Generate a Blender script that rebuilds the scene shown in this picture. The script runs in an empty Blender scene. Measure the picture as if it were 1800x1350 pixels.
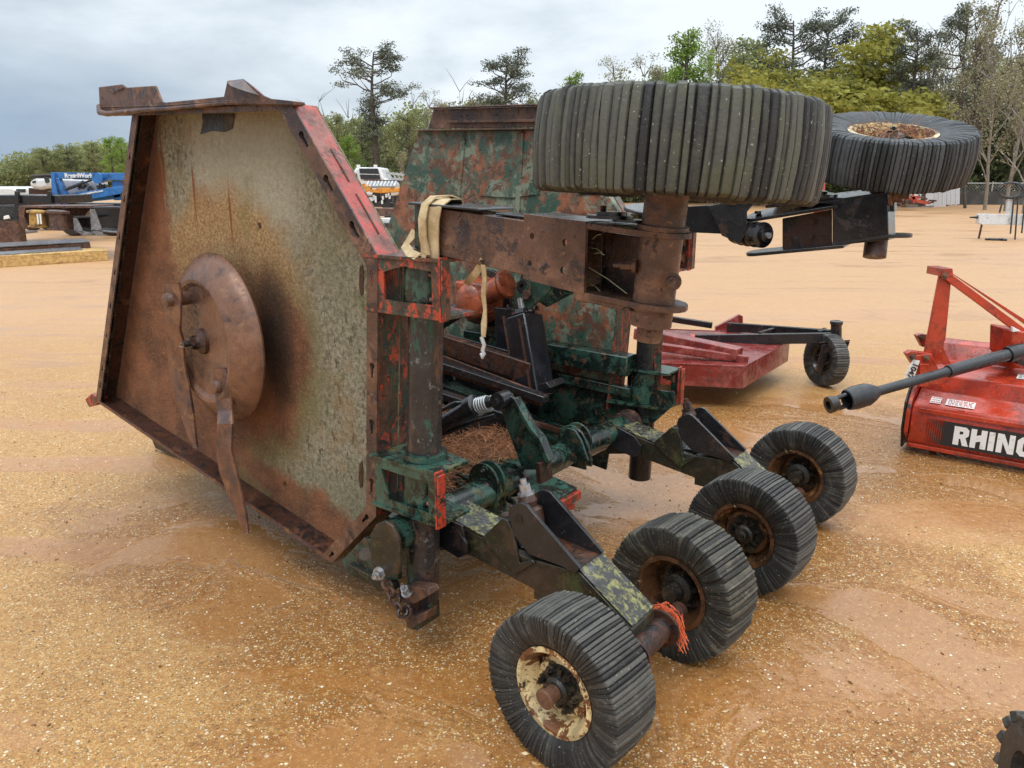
import bpy, bmesh, math, random
from mathutils import Vector, Matrix, noise as mnoise
from mathutils.geometry import tessellate_polygon
R = math.radians
scene = bpy.context.scene
COL = scene.collection
V = Vector
# ------------------------------------------------------------------ camera
PITCH = R(14.7); FPX = 1352.0; CAMH = 1.6
cam = bpy.data.objects.new('camera', bpy.data.cameras.new('camera'))
COL.objects.link(cam); scene.camera = cam
cam.location = (0, 0, CAMH); cam.rotation_euler = (R(90) - PITCH, 0, 0)
cam.data.sensor_width = 36; cam.data.lens = FPX / 1800 * 36
cam.data.clip_start = .05; cam.data.clip_end = 2000
# ------------------------------------------------------------------ where things stand (surveyed from the photograph)
def ray(px, py):
    u = (px - 900) / FPX; v = (py - 675) / FPX
    return V((u, math.cos(PITCH) - v * math.sin(PITCH), -(math.sin(PITCH) + v * math.cos(PITCH))))
def onY(px, py, y):
    d = ray(px, py); return V((0, 0, CAMH)) + d * (y / d.y)
def onZ(px, py, z=0.0):
    d = ray(px, py); return V((0, 0, CAMH)) + d * ((z - CAMH) / d.z)
EL = V((-.8, .6, 0)); EA = V((.6, .8, 0)); EZ = V((0, 0, 1))      # mower: forwards, across, up
def L3(l, a, h): return EL * l + EA * a + EZ * h
def onA(px, py, a):
    d = ray(px, py); return V((0, 0, CAMH)) + d * (a / d.dot(EA))
def onL(px, py, l):
    d = ray(px, py); return V((0, 0, CAMH)) + d * (l / d.dot(EL))
def lah(p): return (p.dot(EL), p.dot(EA), p.z)
# ------------------------------------------------------------------ meshes
class MB:
    def __init__(s): s.v = []; s.f = []; s.tone = []; s.t = 0.5
    def add(s, vs, fs, tone=None):
        o = len(s.v); s.v += [V(p) for p in vs]; s.f += [tuple(i + o for i in f) for f in fs]
        s.tone += [s.t if tone is None else tone] * len(vs); return s
    def box(s, c, ex, ey, ez, tone=None):      # half-extent vectors
        c = V(c); ex = V(ex); ey = V(ey); ez = V(ez)
        if ex.cross(ey).dot(ez) < 0: ex = -ex
        vs = [c + ex * x + ey * y + ez * z for z in (-1, 1) for x, y in ((-1, -1), (1, -1), (1, 1), (-1, 1))]
        return s.add(vs, [(3, 2, 1, 0), (4, 5, 6, 7), (0, 1, 5, 4), (1, 2, 6, 5), (2, 3, 7, 6), (3, 0, 4, 7)], tone)
    def bx(s, x0, x1, y0, y1, z0, z1, tone=None):
        return s.box(((x0 + x1) / 2, (y0 + y1) / 2, (z0 + z1) / 2), (abs(x1 - x0) / 2, 0, 0), (0, abs(y1 - y0) / 2, 0), (0, 0, abs(z1 - z0) / 2), tone)
    def beam(s, p0, p1, w, h, up=EZ):           # rectangular bar
        p0 = V(p0); p1 = V(p1); d = (p1 - p0); n = d.normalized(); sd = n.cross(up)
        if sd.length < 1e-4: sd = n.cross(V((1, 0, 0)))
        sd.normalize(); u = sd.cross(n)
        return s.box((p0 + p1) / 2, d / 2, sd * w / 2, u * h / 2)
    def prism(s, pts, ext, holes=None):         # planar polygon pushed along ext
        ext = V(ext); loops = [[V(p) for p in pts]] + [[V(p) for p in h] for h in (holes or [])]
        nrm = V((0, 0, 0)); q = loops[0]
        for i in range(len(q)): nrm += q[i].cross(q[(i + 1) % len(q)])
        flat = [p for lp in loops for p in lp]; n = len(flat)
        if holes:
            nn = nrm.normalized(); tris = []
            for t in tessellate_polygon(loops):
                a, b, c = flat[t[0]], flat[t[1]], flat[t[2]]
                tris.append(tuple(t) if (b - a).cross(c - a).dot(nn) > 0 else tuple(reversed(t)))
        else: tris = [tuple(range(n))]
        fl = nrm.dot(ext) > 0
        fs = []
        for t in tris:
            fs.append(tuple(reversed(t)) if fl else t)
            t2 = tuple(i + n for i in t); fs.append(t2 if fl else tuple(reversed(t2)))
        o = 0
        for k, lp in enumerate(loops):
            m = len(lp); ln = V((0, 0, 0))
            for i in range(m): ln += lp[i].cross(lp[(i + 1) % m])
            pos = (ln.dot(nrm) > 0) == (k == 0)
            for i in range(m):
                a, b = o + i, o + (i + 1) % m
                f = (a, b, b + n, a + n)
                if not (fl == pos): f = tuple(reversed(f))
                fs.append(f)
            o += m
        return s.add(flat + [p + ext for p in flat], fs)
    def tube(s, p0, p1, r0, r1=None, n=20, caps=True, tone=None):
        p0 = V(p0); p1 = V(p1); r1 = r0 if r1 is None else r1
        return s.path([p0, p1], [r0, r1], n, caps, tone)
    def path(s, pts, rs, n=8, caps=True, tone=None, flat=1.0):
        pts = [V(p) for p in pts]
        if not isinstance(rs, (list, tuple)): rs = [rs] * len(pts)
        d = (pts[1] - pts[0]).normalized(); a = d.orthogonal().normalized()
        vs = []; fs = []
        for i, p in enumerate(pts):
            if 0 < i < len(pts) - 1: d = (pts[i + 1] - pts[i - 1]).normalized()
            elif i: d = (pts[i] - pts[i - 1]).normalized()
            a = (a - d * a.dot(d)).normalized(); b = d.cross(a)
            for k in range(n):
                t = 2 * math.pi * k / n; vs.append(p + (a * math.cos(t) + b * math.sin(t) * flat) * rs[i])
        for i in range(len(pts) - 1):
            for k in range(n):
                k2 = (k + 1) % n; fs.append((i * n + k, i * n + k2, i * n + n + k2, i * n + n + k))
        if caps: fs += [tuple(reversed(range(n))), tuple(range((len(pts) - 1) * n, len(pts) * n))]
        return s.add(vs, fs, tone)
    def lathe(s, prof, o, ax, n=32, close=False, tone=None):   # prof: (along axis, radius)
        o = V(o); ax = V(ax).normalized(); a = ax.orthogonal().normalized(); b = ax.cross(a)
        vs = []; m = len(prof)
        for x, r in prof:
            for k in range(n):
                t = 2 * math.pi * k / n; vs.append(o + ax * x + (a * math.cos(t) + b * math.sin(t)) * max(r, 1e-4))
        fs = []
        for i in range(m - 1 + (1 if close else 0)):
            j = (i + 1) % m
            for k in range(n):
                k2 = (k + 1) % n; fs.append((i * n + k, i * n + k2, j * n + k2, j * n + k))
        return s.add(vs, fs, tone)
    def hexbolt(s, p, ax, r, h, washer=True):
        p = V(p); ax = V(ax).normalized()
        if washer: s.tube(p, p + ax * h * .22, r * 1.45, n=20); p = p + ax * h * .22
        s.tube(p, p + ax * h * .7, r, n=6); s.tube(p + ax * h * .7, p + ax * h * 1.15, r * .55, n=10); return s
    def build(s, name, mat, parent=None, bevel=0, smooth=35, rough=0, seed=0):
        me = bpy.data.meshes.new(name)
        off = parent_loc(parent)
        me.from_pydata([tuple(p - off) for p in s.v], [], s.f)
        if isinstance(mat, (list, tuple)): mat = mat[0]
        me.materials.append(mat)
        at = me.color_attributes.new('tone', 'FLOAT_COLOR', 'POINT')
        buf = []
        for t in s.tone: buf += [t, t, t, 1.0]
        at.data.foreach_set('color', buf)
        me.validate(); me.update()
        if smooth:
            me.shade_smooth()
            try: me.set_sharp_from_angle(angle=R(smooth))
            except Exception: pass
        o = bpy.data.objects.new(name, me); COL.objects.link(o)
        if parent: o.parent = parent
        if bevel:
            m = o.modifiers.new('bevel', 'BEVEL'); m.width = bevel; m.segments = 2; m.limit_method = 'ANGLE'; m.angle_limit = R(40)
            m.use_clamp_overlap = True
        if rough:
            for vtx in me.vertices:
                p = vtx.co; q = p * 9 + V((seed, seed * 2, 0))
                vtx.co = p + mnoise.noise_vector(q) * rough
        return o
def parent_loc(p):
    l = V((0, 0, 0))
    while p is not None: l = l + p.location; p = p.parent
    return l
def thing(name, label, cat, loc=(0, 0, 0), group=None):
    o = bpy.data.objects.new(name, None); COL.objects.link(o); o.location = loc; o.empty_display_size = .2
    o['label'] = label; o['category'] = cat
    if group: o['group'] = group
    return o
def tag(o, label, cat, group=None):
    o['label'] = label; o['category'] = cat
    if group: o['group'] = group
    return o
def copy_tree(o, parent=None):
    c = o.copy(); COL.objects.link(c); c.parent = parent
    for ch in list(o.children): copy_tree(ch, c)
    return c
def text_mesh(txt, size, name, mat, parent, loc, ex, ey, bold=0.0, ext=.002, spacing=1.0):
    cu = bpy.data.curves.new(name, 'FONT'); cu.body = txt; cu.size = size; cu.extrude = ext; cu.offset = bold; cu.space_character = spacing
    to = bpy.data.objects.new(name, cu); COL.objects.link(to)
    dg = bpy.context.evaluated_depsgraph_get(); me = bpy.data.meshes.new_from_object(to.evaluated_get(dg))
    bpy.data.objects.remove(to)
    ex = V(ex).normalized(); ey = V(ey).normalized(); ez = ex.cross(ey); off = parent_loc(parent)
    for v in me.vertices: v.co = V(loc) - off + ex * v.co.x + ey * v.co.y + ez * v.co.z
    me.materials.clear(); me.materials.append(mat)
    o = bpy.data.objects.new(name, me); COL.objects.link(o); o.parent = parent; return o
# ------------------------------------------------------------------ materials
def lin(c): return tuple((x / 12.92 if x <= .04045 else ((x + .055) / 1.055) ** 2.4) for x in c)
def C8(r, g, b): return lin((r / 255, g / 255, b / 255))
class NT:
    def __init__(s, name):
        s.m = bpy.data.materials.new(name); s.m.use_nodes = True; s.n = s.m.node_tree.nodes; s.l = s.m.node_tree.links
        s.b = s.n['Principled BSDF']; s.tc = s.n.new('ShaderNodeTexCoord'); s.co = s.tc.outputs['Object']
    def set(s, sock, val):
        if isinstance(val, bpy.types.NodeSocket): s.l.new(val, sock)
        elif isinstance(val, (tuple, list)) and len(val) == 3 and sock.type == 'RGBA': sock.default_value = (*val, 1)
        else: sock.default_value = val
    def noise(s, scale, detail=5, rough=.6, dist=0, co=None, stretch=None, out='Fac', off=None):
        co = s.co if co is None else co
        if stretch or off:
            mp = s.n.new('ShaderNodeMapping'); s.l.new(co, mp.inputs[0])
            if stretch: mp.inputs['Scale'].default_value = stretch
            if off: mp.inputs['Location'].default_value = off
            co = mp.outputs[0]
        t = s.n.new('ShaderNodeTexNoise'); s.l.new(co, t.inputs['Vector']); t.inputs['Scale'].default_value = scale
        t.inputs['Detail'].default_value = detail; t.inputs['Roughness'].default_value = rough; t.inputs['Distortion'].default_value = dist
        return t.outputs[out]
    def vor(s, scale, out='Distance', feature='F1', co=None, stretch=None):
        co = s.co if co is None else co
        if stretch:
            mp = s.n.new('ShaderNodeMapping'); s.l.new(co, mp.inputs[0]); mp.inputs['Scale'].default_value = stretch; co = mp.outputs[0]
        t = s.n.new('ShaderNodeTexVoronoi'); t.feature = feature; s.l.new(co, t.inputs['Vector']); t.inputs['Scale'].default_value = scale
        return t.outputs[out]
    def step(s, x, a, b, lo=0.0, hi=1.0):
        t = s.n.new('ShaderNodeMapRange'); s.set(t.inputs[0], x); t.inputs[1].default_value = a; t.inputs[2].default_value = b
        t.inputs[3].default_value = lo; t.inputs[4].default_value = hi; t.interpolation_type = 'SMOOTHSTEP'; return t.outputs[0]
    def math(s, op, a, b=0.0):
        t = s.n.new('ShaderNodeMath'); t.operation = op; s.set(t.inputs[0], a); s.set(t.inputs[1], b); return t.outputs[0]
    def mix(s, f, a, b, mode='MIX'):
        t = s.n.new('ShaderNodeMix'); t.data_type = 'RGBA'; t.blend_type = mode; s.set(t.inputs[0], f); s.set(t.inputs[6], a); s.set(t.inputs[7], b); return t.outputs[2]
    def mixf(s, f, a, b):
        t = s.n.new('ShaderNodeMix'); t.data_type = 'FLOAT'; s.set(t.inputs[0], f); s.set(t.inputs[2], a); s.set(t.inputs[3], b); return t.outputs[0]
    def vmath(s, op, a, b=(0, 0, 0)):
        t = s.n.new('ShaderNodeVectorMath'); t.operation = op; s.set(t.inputs[0], a); s.set(t.inputs[1], b)
        return t.outputs['Value'] if op in ('LENGTH', 'DOT_PRODUCT', 'DISTANCE') else t.outputs[0]
    def attr(s):
        t = s.n.new('ShaderNodeAttribute'); t.attribute_name = 'tone'; return t.outputs['Fac']
    def sep(s, co=None):
        t = s.n.new('ShaderNodeSeparateXYZ'); s.l.new(s.co if co is None else co, t.inputs[0]); return t.outputs
    def bump(s, h, strength, dist=.01):
        t = s.n.new('ShaderNodeBump'); s.set(t.inputs['Height'], h); t.inputs['Strength'].default_value = strength; t.inputs['Distance'].default_value = dist
        prev = s.b.inputs['Normal'].links
        if prev: s.l.new(prev[0].from_socket, t.inputs['Normal'])
        s.l.new(t.outputs[0], s.b.inputs['Normal'])
    def out(s, col, rough=.5, metal=0.0, spec=None):
        s.set(s.b.inputs['Base Color'], col); s.set(s.b.inputs['Roughness'], rough); s.set(s.b.inputs['Metallic'], metal)
        if spec is not None: s.b.inputs['Specular IOR Level'].default_value = spec
        return s.m
def layered(name, base, layers=(), rough=.5, metal=0.0, bumps=((60, .25, .004),), var=.25, spec=None):
    n = NT(name); v = n.noise(14, 4, .65, off=(3.1, 1.7, .4))
    dark = tuple(x * (1 - var) for x in base); lite = tuple(min(1, x * (1 + var)) for x in base)
    col = n.mix(n.step(v, .3, .7), dark, lite); rg = rough; hs = None
    for i, ly in enumerate(layers):
        c, s, t, w, r = ly[:5]; st = ly[5] if len(ly) > 5 else None
        f = n.noise(s, 6, .74, .5, stretch=st, off=(i * 5.3, i * 2.1, i * 3.7)); m = n.step(f, t - w * .55, t + w * .55)
        c2 = n.mix(n.step(v, .35, .65), tuple(x * .66 for x in c), tuple(min(1, x * 1.25) for x in c)) if i == 0 else c
        col = n.mix(m, col, c2); rg = n.mixf(m, rg, r); hs = m
    if bumps:
        s, st, d = bumps[0]; b = n.noise(s * 1.3, 5, .72)
        sc_ = n.noise(s * .32, 3, .6, off=(4, 4, 1)); spk = n.step(n.noise(s * 2.2, 2, .5, off=(8, 3, 1)), .63, .70)
        col = n.mix(n.math('MULTIPLY', spk, .45), col, tuple(min(1, x * 2.2 + .012) for x in base)); col = n.mix(n.math('MULTIPLY', n.step(b, .40, .30), .5), col, tuple(x * .35 for x in base))
        rg = n.math('MULTIPLY', rg, n.step(sc_, .35, .68, .45, 1.25))
        n.bump(n.math('ADD', b, hs if hs is not None else 0.0), min(1, st * 1.5), d)
    return n.out(col, rg, metal, spec)
RUST = (.13, .05, .022); RUSTD = (.055, .024, .014); RUSTO = (.30, .105, .03); GRN = (.024, .056, .043); GRND = (.008, .03, .022)
RED = (.42, .045, .028); ORG = (.50, .11, .035); BLK = (.012, .012, .014)
mt = {}
mt['rust'] = layered('rusty_steel', (.115, .058, .038), (((.19, .10, .062), 5, .56, .12, .6), ((.045, .03, .03), 7, .54, .10, .34), ((.26, .15, .085), 26, .64, .05, .7), ((.03, .02, .018), 18, .62, .05, .4)), .42, .15, ((90, .4, .003), (400, .3, .001)))
mt['rust_dark'] = layered('dark_rusty_steel', (.06, .026, .017), (((.14, .055, .025), 6, .58, .1, .6), ((.02, .016, .016), 10, .56, .08, .35)), .42, .2, ((90, .35, .003), (380, .3, .001)))
mt['rust_pan'] = layered('smooth_rusty_steel', (.185, .092, .056), (((.105, .062, .05), 7, .55, .14, .42), ((.24, .125, .072), 4, .62, .1, .6)), .45, .25, ((200, .25, .002), (700, .2, .0006)), .15)
mt['blade'] = layered('worn_blade_steel', (.17, .08, .05), (((.09, .055, .055), 6, .5, .15, .38), ((.24, .12, .06), 8, .6, .1, .6)), .42, .35, ((150, .2, .002),))
mt['redgreen'] = layered('chipped_red_over_green_paint', GRN, (((.10, .05, .03), 11, .48, .06, .6, (1, 1, .5)), ((.42, .055, .028), 24, .54, .03, .4, (1, 1, .4)), ((.04, .024, .018), 21, .56, .05, .45)), .28, 0, ((120, .3, .002),))
mt['redpaint'] = layered('faded_red_paint', (.38, .055, .04), (((.20, .075, .055), 8, .52, .1, .5), ((.05, .028, .02), 12, .63, .05, .5)), .34, 0, ((120, .3, .002),))
mt['redbright'] = layered('chipped_bright_red_paint', (.42, .045, .022), (((.03, .07, .05), 22, .56, .04, .4), ((.07, .03, .02), 26, .54, .05, .5), ((.03, .018, .015), 12, .60, .06, .35)), .28, 0, ((120, .3, .002),))
mt['green'] = layered('dark_green_machine_paint', GRN, (((.006, .012, .010), 8, .49, .1, .25), ((.09, .045, .025), 20, .58, .04, .55), ((.09, .15, .11), 30, .65, .03, .4)), .24, 0, ((80, .25, .002), (300, .2, .001)), .3, .6)
mt['greenwet'] = layered('wet_green_paint_with_moss', (.030, .078, .058), (((.09, .085, .03), 7, .57, .08, .5), ((.008, .011, .009), 12, .50, .07, .22), ((.12, .05, .025), 26, .62, .04, .5)), .2, 0, ((120, .25, .002),), .3, .6)
mt['tube'] = layered('worn_green_tube', (.035, .032, .033), (((.03, .10, .07), 7, .59, .05, .4, (1, 1, .4)), ((.10, .055, .04), 9, .56, .06, .5, (1, 1, .5)), ((.15, .15, .145), 26, .61, .03, .4)), .27, .2, ((60, .3, .002), (250, .25, .001)))
mt['wing_top'] = layered('green_paint_peeled_to_orange_primer', (.065, .11, .08), (((.27, .095, .048), 6, .50, .12, .55, (1, 1, .6)), ((.19, .22, .16), 8, .54, .05, .6), ((.11, .045, .028), 9, .545, .06, .6), ((.03, .075, .055), 3.6, .56, .06, .4), ((.05, .028, .02), 22, .61, .05, .6)), .5, 0, ((90, .4, .003),))
mt['black'] = layered('black_paint_worn', (.014, .014, .016), (((.05, .028, .02), 9, .60, .06, .5), ((.09, .085, .08), 35, .68, .04, .4)), .2, .0, ((90, .25, .002),), .3, .6)
mt['blackgloss'] = layered('wet_black_paint', (.01, .01, .013), (((.035, .022, .02), 8, .6, .06, .4),), .17, 0, ((60, .2, .002),), .3, .6)
mt['black_lichen'] = layered('black_steel_with_yellow_lichen', (.035, .034, .034), (((.10, .10, .105), 8, .58, .12, .3), ((.27, .255, .10), 38, .53, .12, .8)), .3, .1, ((120, .4, .002),), .3, .6)
mt['armside'] = layered('grimy_dark_green_steel', (.020, .020, .014), (((.05, .032, .02), 7, .52, .08, .45), ((.055, .065, .02), 10, .6, .08, .5), ((.12, .11, .05), 50, .66, .03, .7)), .34, .1, ((120, .35, .002),), .3)
mt['boltgrey'] = layered('zinc_bolt', (.35, .35, .36), (((.16, .11, .08), 30, .6, .06, .5),), .3, .7, ())
mt['gear'] = layered('orange_primer_casting', (.36, .085, .035), (((.20, .055, .03), 9, .5, .1, .4), ((.08, .05, .05), 14, .62, .05, .5)), .35, 0, ((100, .3, .003),))
mt['cream'] = layered('rust_under_cream_paint', (.15, .055, .02), (((.62, .48, .25), 15, .50, .03, .5), ((.05, .025, .015), 13, .6, .05, .5)), .42, 0, ((130, .35, .002),))
mt['rimrust'] = layered('rusty_wheel_rim', (.10, .045, .02), (((.26, .12, .035), 12, .58, .04, .6), ((.035, .02, .014), 9, .52, .08, .4), ((.5, .38, .16), 19, .64, .02, .5)), .36, .1, ((130, .3, .002),))
mt['hubdark'] = layered('greasy_hub_and_shade_black', (.022, .02, .017), (((.07, .05, .03), 20, .58, .06, .6),), .32, .2, ((150, .35, .002),))
mt['greyredbase'] = None
def rubber(name, c, c2, edge, moss=None):
    n = NT(name); t = n.attr()
    v = n.noise(22, 7, .7); col = n.mix(n.step(t, 0, 1), c, c2); col = n.mix(n.math('MULTIPLY', n.step(v, .46, .75), n.step(t, .12, .5, .15, .8)), col, edge)
    if moss: col = n.mix(n.math('MULTIPLY', n.math('MULTIPLY', n.step(n.noise(12, 6, .7, off=(3, 1, 2)), .46, .62), .6), n.step(t, .1, .6)), col, moss)
    sp = n.noise(160, 3, .6, off=(1, 4, 2)); col = n.mix(n.step(sp, .66, .72), col, tuple(min(1, x * 3.2) for x in edge))
    n.bump(n.noise(90, 6, .7), .6, .004); n.bump(n.noise(300, 4, .7), .35, .0015)
    return n.out(col, n.step(v, .3, .7, .42, .62), 0, .4)
mt['rub_clean'] = rubber('laminated_rubber', (.013, .013, .013), (.088, .084, .074), (.14, .13, .11))
mt['rub_moss'] = rubber('mossy_laminated_rubber', (.014, .014, .015), (.085, .085, .070), (.10, .098, .075), (.085, .088, .05))
mt['rub_worn'] = rubber('frayed_pale_laminated_rubber', (.022, .021, .018), (.085, .078, .062), (.19, .165, .115))
mt['rub_blue'] = rubber('wet_blue_black_laminated_rubber', (.016, .018, .02), (.06, .066, .072), (.09, .095, .1))
# underside of the near wing: rings of caked clippings worn to rust around the blade hub
HUB_L, HUB_H = 2.81, .99
def wing_under_mat(root):
    n = NT('caked_lichen_and_rust'); p = n.vmath('ADD', n.co, tuple(root.location))
    dl = n.math('SUBTRACT', n.vmath('DOT_PRODUCT', p, tuple(EL)), HUB_L); dh = n.math('SUBTRACT', n.vmath('DOT_PRODUCT', p, (0, 0, 1)), HUB_H)
    w1 = n.math('MULTIPLY', n.math('SUBTRACT', n.noise(3.2, 6, .65), .5), .42)
    w2 = n.math('MULTIPLY', n.math('SUBTRACT', n.noise(5.5, 7, .7, off=(4, 2, 1)), .5), .30)
    rr = n.math('SQRT', n.math('ADD', n.math('MULTIPLY', dl, dl), n.math('MULTIPLY', dh, dh)))
    rn = n.math('ADD', rr, w1)
    fine = n.noise(85, 7, .75); mid = n.noise(58, 6, .8, off=(2, 2, 2)); sp = n.noise(44, 4, .65, stretch=(1, 1, .5), off=(7, 1, 3))
    lich = n.mix(n.step(mid, .38, .62), C8(108, 102, 84), C8(160, 152, 130)); lich = n.mix(n.math('MULTIPLY', n.step(sp, .575, .615), .85), lich, C8(80, 68, 54)); lich = n.mix(n.math('MULTIPLY', n.step(n.noise(4.5, 6, .7, off=(5, 0, 3)), .48, .66), .55), lich, C8(140, 112, 76))
    lich = n.mix(n.step(n.noise(2.3, 4, .6, off=(1, 8, 2)), .42, .66), lich, n.mix(n.step(mid, .3, .7), C8(98, 95, 74), C8(146, 140, 114)))
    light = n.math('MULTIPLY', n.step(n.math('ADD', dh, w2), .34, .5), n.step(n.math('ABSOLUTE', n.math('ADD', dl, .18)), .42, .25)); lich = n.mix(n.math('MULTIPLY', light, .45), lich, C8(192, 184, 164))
    tan = n.mix(n.step(fine, .35, .66), C8(128, 98, 64), C8(184, 152, 108)); tan = n.mix(n.math('MULTIPLY', n.step(n.noise(7, 6, .7, off=(1, 6, 2)), .5, .7), .6), tan, C8(134, 84, 50))
    rust = n.mix(n.step(n.noise(6, 7, .7, off=(3, 3, 8)), .35, .68), C8(98, 66, 48), C8(140, 92, 64)); rust = n.mix(n.step(fine, .5, .72), rust, C8(160, 116, 80))
    up = n.step(n.math('ADD', dh, w2), .08, .42)
    ring = n.mix(up, rust, tan)
    olive = n.mix(n.step(fine, .35, .65), C8(98, 86, 58), C8(136, 120, 84)); col = n.mix(n.step(rn, .42, .56), ring, n.mix(n.step(n.math('ADD', rr, w2), .50, .66), n.mix(up, olive, tan), lich))
    front = n.step(n.math('ADD', dl, w2), .33, .40); low = n.step(n.math('MULTIPLY', n.math('ADD', n.math('SUBTRACT', dh, n.math('MULTIPLY', dl, .206)), n.math('MULTIPLY', w2, .7)), -1), .45, .51)
    lowl = n.math('MULTIPLY', n.step(n.math('MULTIPLY', n.math('ADD', dh, w2), -1), .14, .3), n.step(n.math('ADD', dl, w1), -.12, .05))
    rm = n.math('MAXIMUM', n.math('MAXIMUM', front, low), lowl)
    col = n.mix(rm, col, rust)
    green = n.math('MULTIPLY', n.step(n.noise(3.5, 5, .6, off=(6, 6, 1)), .55, .7), .5); col = n.mix(green, col, C8(112, 112, 70))
    # grease thrown out behind the pan, streaks of rust below the top lugs
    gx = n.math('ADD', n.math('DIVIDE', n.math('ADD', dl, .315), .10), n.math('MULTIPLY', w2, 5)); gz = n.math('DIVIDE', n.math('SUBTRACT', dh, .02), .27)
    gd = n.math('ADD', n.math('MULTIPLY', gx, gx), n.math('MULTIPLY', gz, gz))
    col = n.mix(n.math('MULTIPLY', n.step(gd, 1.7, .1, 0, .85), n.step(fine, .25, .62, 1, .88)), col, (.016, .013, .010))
    st = n.noise(16, 4, .6, stretch=(1, 1, .06), off=(2, 5, 0)); col = n.mix(n.math('MULTIPLY', n.step(st, .63, .69), n.step(dh, .15, .5)), col, C8(128, 76, 44))
    n.bump(n.math('ADD', mid, n.math('MULTIPLY', fine, .6)), .75, .012); n.bump(n.noise(240, 4, .7), .5, .002)
    return n.out(col, n.mixf(rm, .85, .55), 0, .3)
# ================================================================== world, sun
w = bpy.data.worlds.new('World'); scene.world = w; w.use_nodes = True
wn, wl = w.node_tree.nodes, w.node_tree.links
bg = wn['Background']
tc = wn.new('ShaderNodeTexCoord')
sky = wn.new('ShaderNodeTexSky'); sky.sky_type = 'NISHITA'; sky.sun_disc = False; sky.sun_elevation = R(58); sky.sun_rotation = R(-150)
def wmap(x, a, b, lo=0., hi=1.):
    t = wn.new('ShaderNodeMapRange'); wl.new(x, t.inputs[0]); t.interpolation_type = 'SMOOTHSTEP'
    for i, v_ in enumerate((a, b, lo, hi)): t.inputs[i + 1].default_value = v_
    return t.outputs[0]
def wmix(f, a, b, mode='MIX'):
    t = wn.new('ShaderNodeMix'); t.data_type = 'RGBA'; t.blend_type = mode
    for s_, v_ in ((t.inputs[0], f), (t.inputs[6], a), (t.inputs[7], b)):
        if isinstance(v_, bpy.types.NodeSocket): wl.new(v_, s_)
        elif isinstance(v_, tuple): s_.default_value = (*v_, 1)
        else: s_.default_value = v_
    return t.outputs[2]
def wnoise(scale, det, st, off, rough=.55):
    mp = wn.new('ShaderNodeMapping'); wl.new(tc.outputs['Generated'], mp.inputs[0]); mp.inputs['Scale'].default_value = st; mp.inputs['Location'].default_value = off
    t = wn.new('ShaderNodeTexNoise'); wl.new(mp.outputs[0], t.inputs['Vector']); t.inputs['Scale'].default_value = scale; t.inputs['Detail'].default_value = det
    t.inputs['Roughness'].default_value = rough; t.inputs['Distortion'].default_value = .25
    return t.outputs['Fac']
sp = wn.new('ShaderNodeSeparateXYZ'); wl.new(tc.outputs['Generated'], sp.inputs[0])
n1 = wnoise(2.6, 7, (1, 1, 2.6), (.35, 0, .2)); n2 = wnoise(5.5, 8, (1, 1, 2.2), (2.1, .4, .9))
def wmath(op, a, b):
    t = wn.new('ShaderNodeMath'); t.operation = op
    for s_, v_ in ((t.inputs[0], a), (t.inputs[1], b)):
        if isinstance(v_, bpy.types.NodeSocket): wl.new(v_, s_)
        else: s_.default_value = v_
    return t.outputs[0]
side = wmap(sp.outputs[0], -.62, .45)
lum = wmath('ADD', wmath('MULTIPLY', side, .34), wmath('ADD', wmath('MULTIPLY', n1, .75), wmath('MULTIPLY', n2, .35)))
c = wmix(wmap(lum, .36, .62), C8(146, 162, 180), C8(196, 207, 216))
c = wmix(wmap(lum, .58, .82), c, C8(232, 240, 246))
lowleft = wmath('MULTIPLY', wmap(sp.outputs[0], -.2, -.58), wmap(sp.outputs[2], .20, .03))
c = wmix(wmath('MULTIPLY', lowleft, .75), c, C8(128, 152, 180))
zen = wmap(sp.outputs[2], .30, .9, 1.0, 2.7)                   # an overcast sky is brightest overhead
vm = wn.new('ShaderNodeVectorMath'); vm.operation = 'SCALE'; wl.new(c, vm.inputs[0]); wl.new(zen, vm.inputs['Scale'])
sk = wn.new('ShaderNodeVectorMath'); sk.operation = 'SCALE'; wl.new(sky.outputs[0], sk.inputs[0]); sk.inputs['Scale'].default_value = .1
fin = wmix(.93, sk.outputs[0], vm.outputs[0]); wl.new(fin, bg.inputs['Color']); bg.inputs['Strength'].default_value = 1.12
sd = bpy.data.lights.new('sun', 'SUN'); sd.energy = 1.2; sd.angle = R(22); sd.color = (1, .96, .9)
so = bpy.data.objects.new('sun', sd); COL.objects.link(so)
so.rotation_euler = (R(32), 0, R(-30))
scene.view_settings.view_transform = 'Standard'; scene.view_settings.look = 'None'; scene.view_settings.exposure = 0.12; scene.view_settings.gamma = 1
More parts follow.
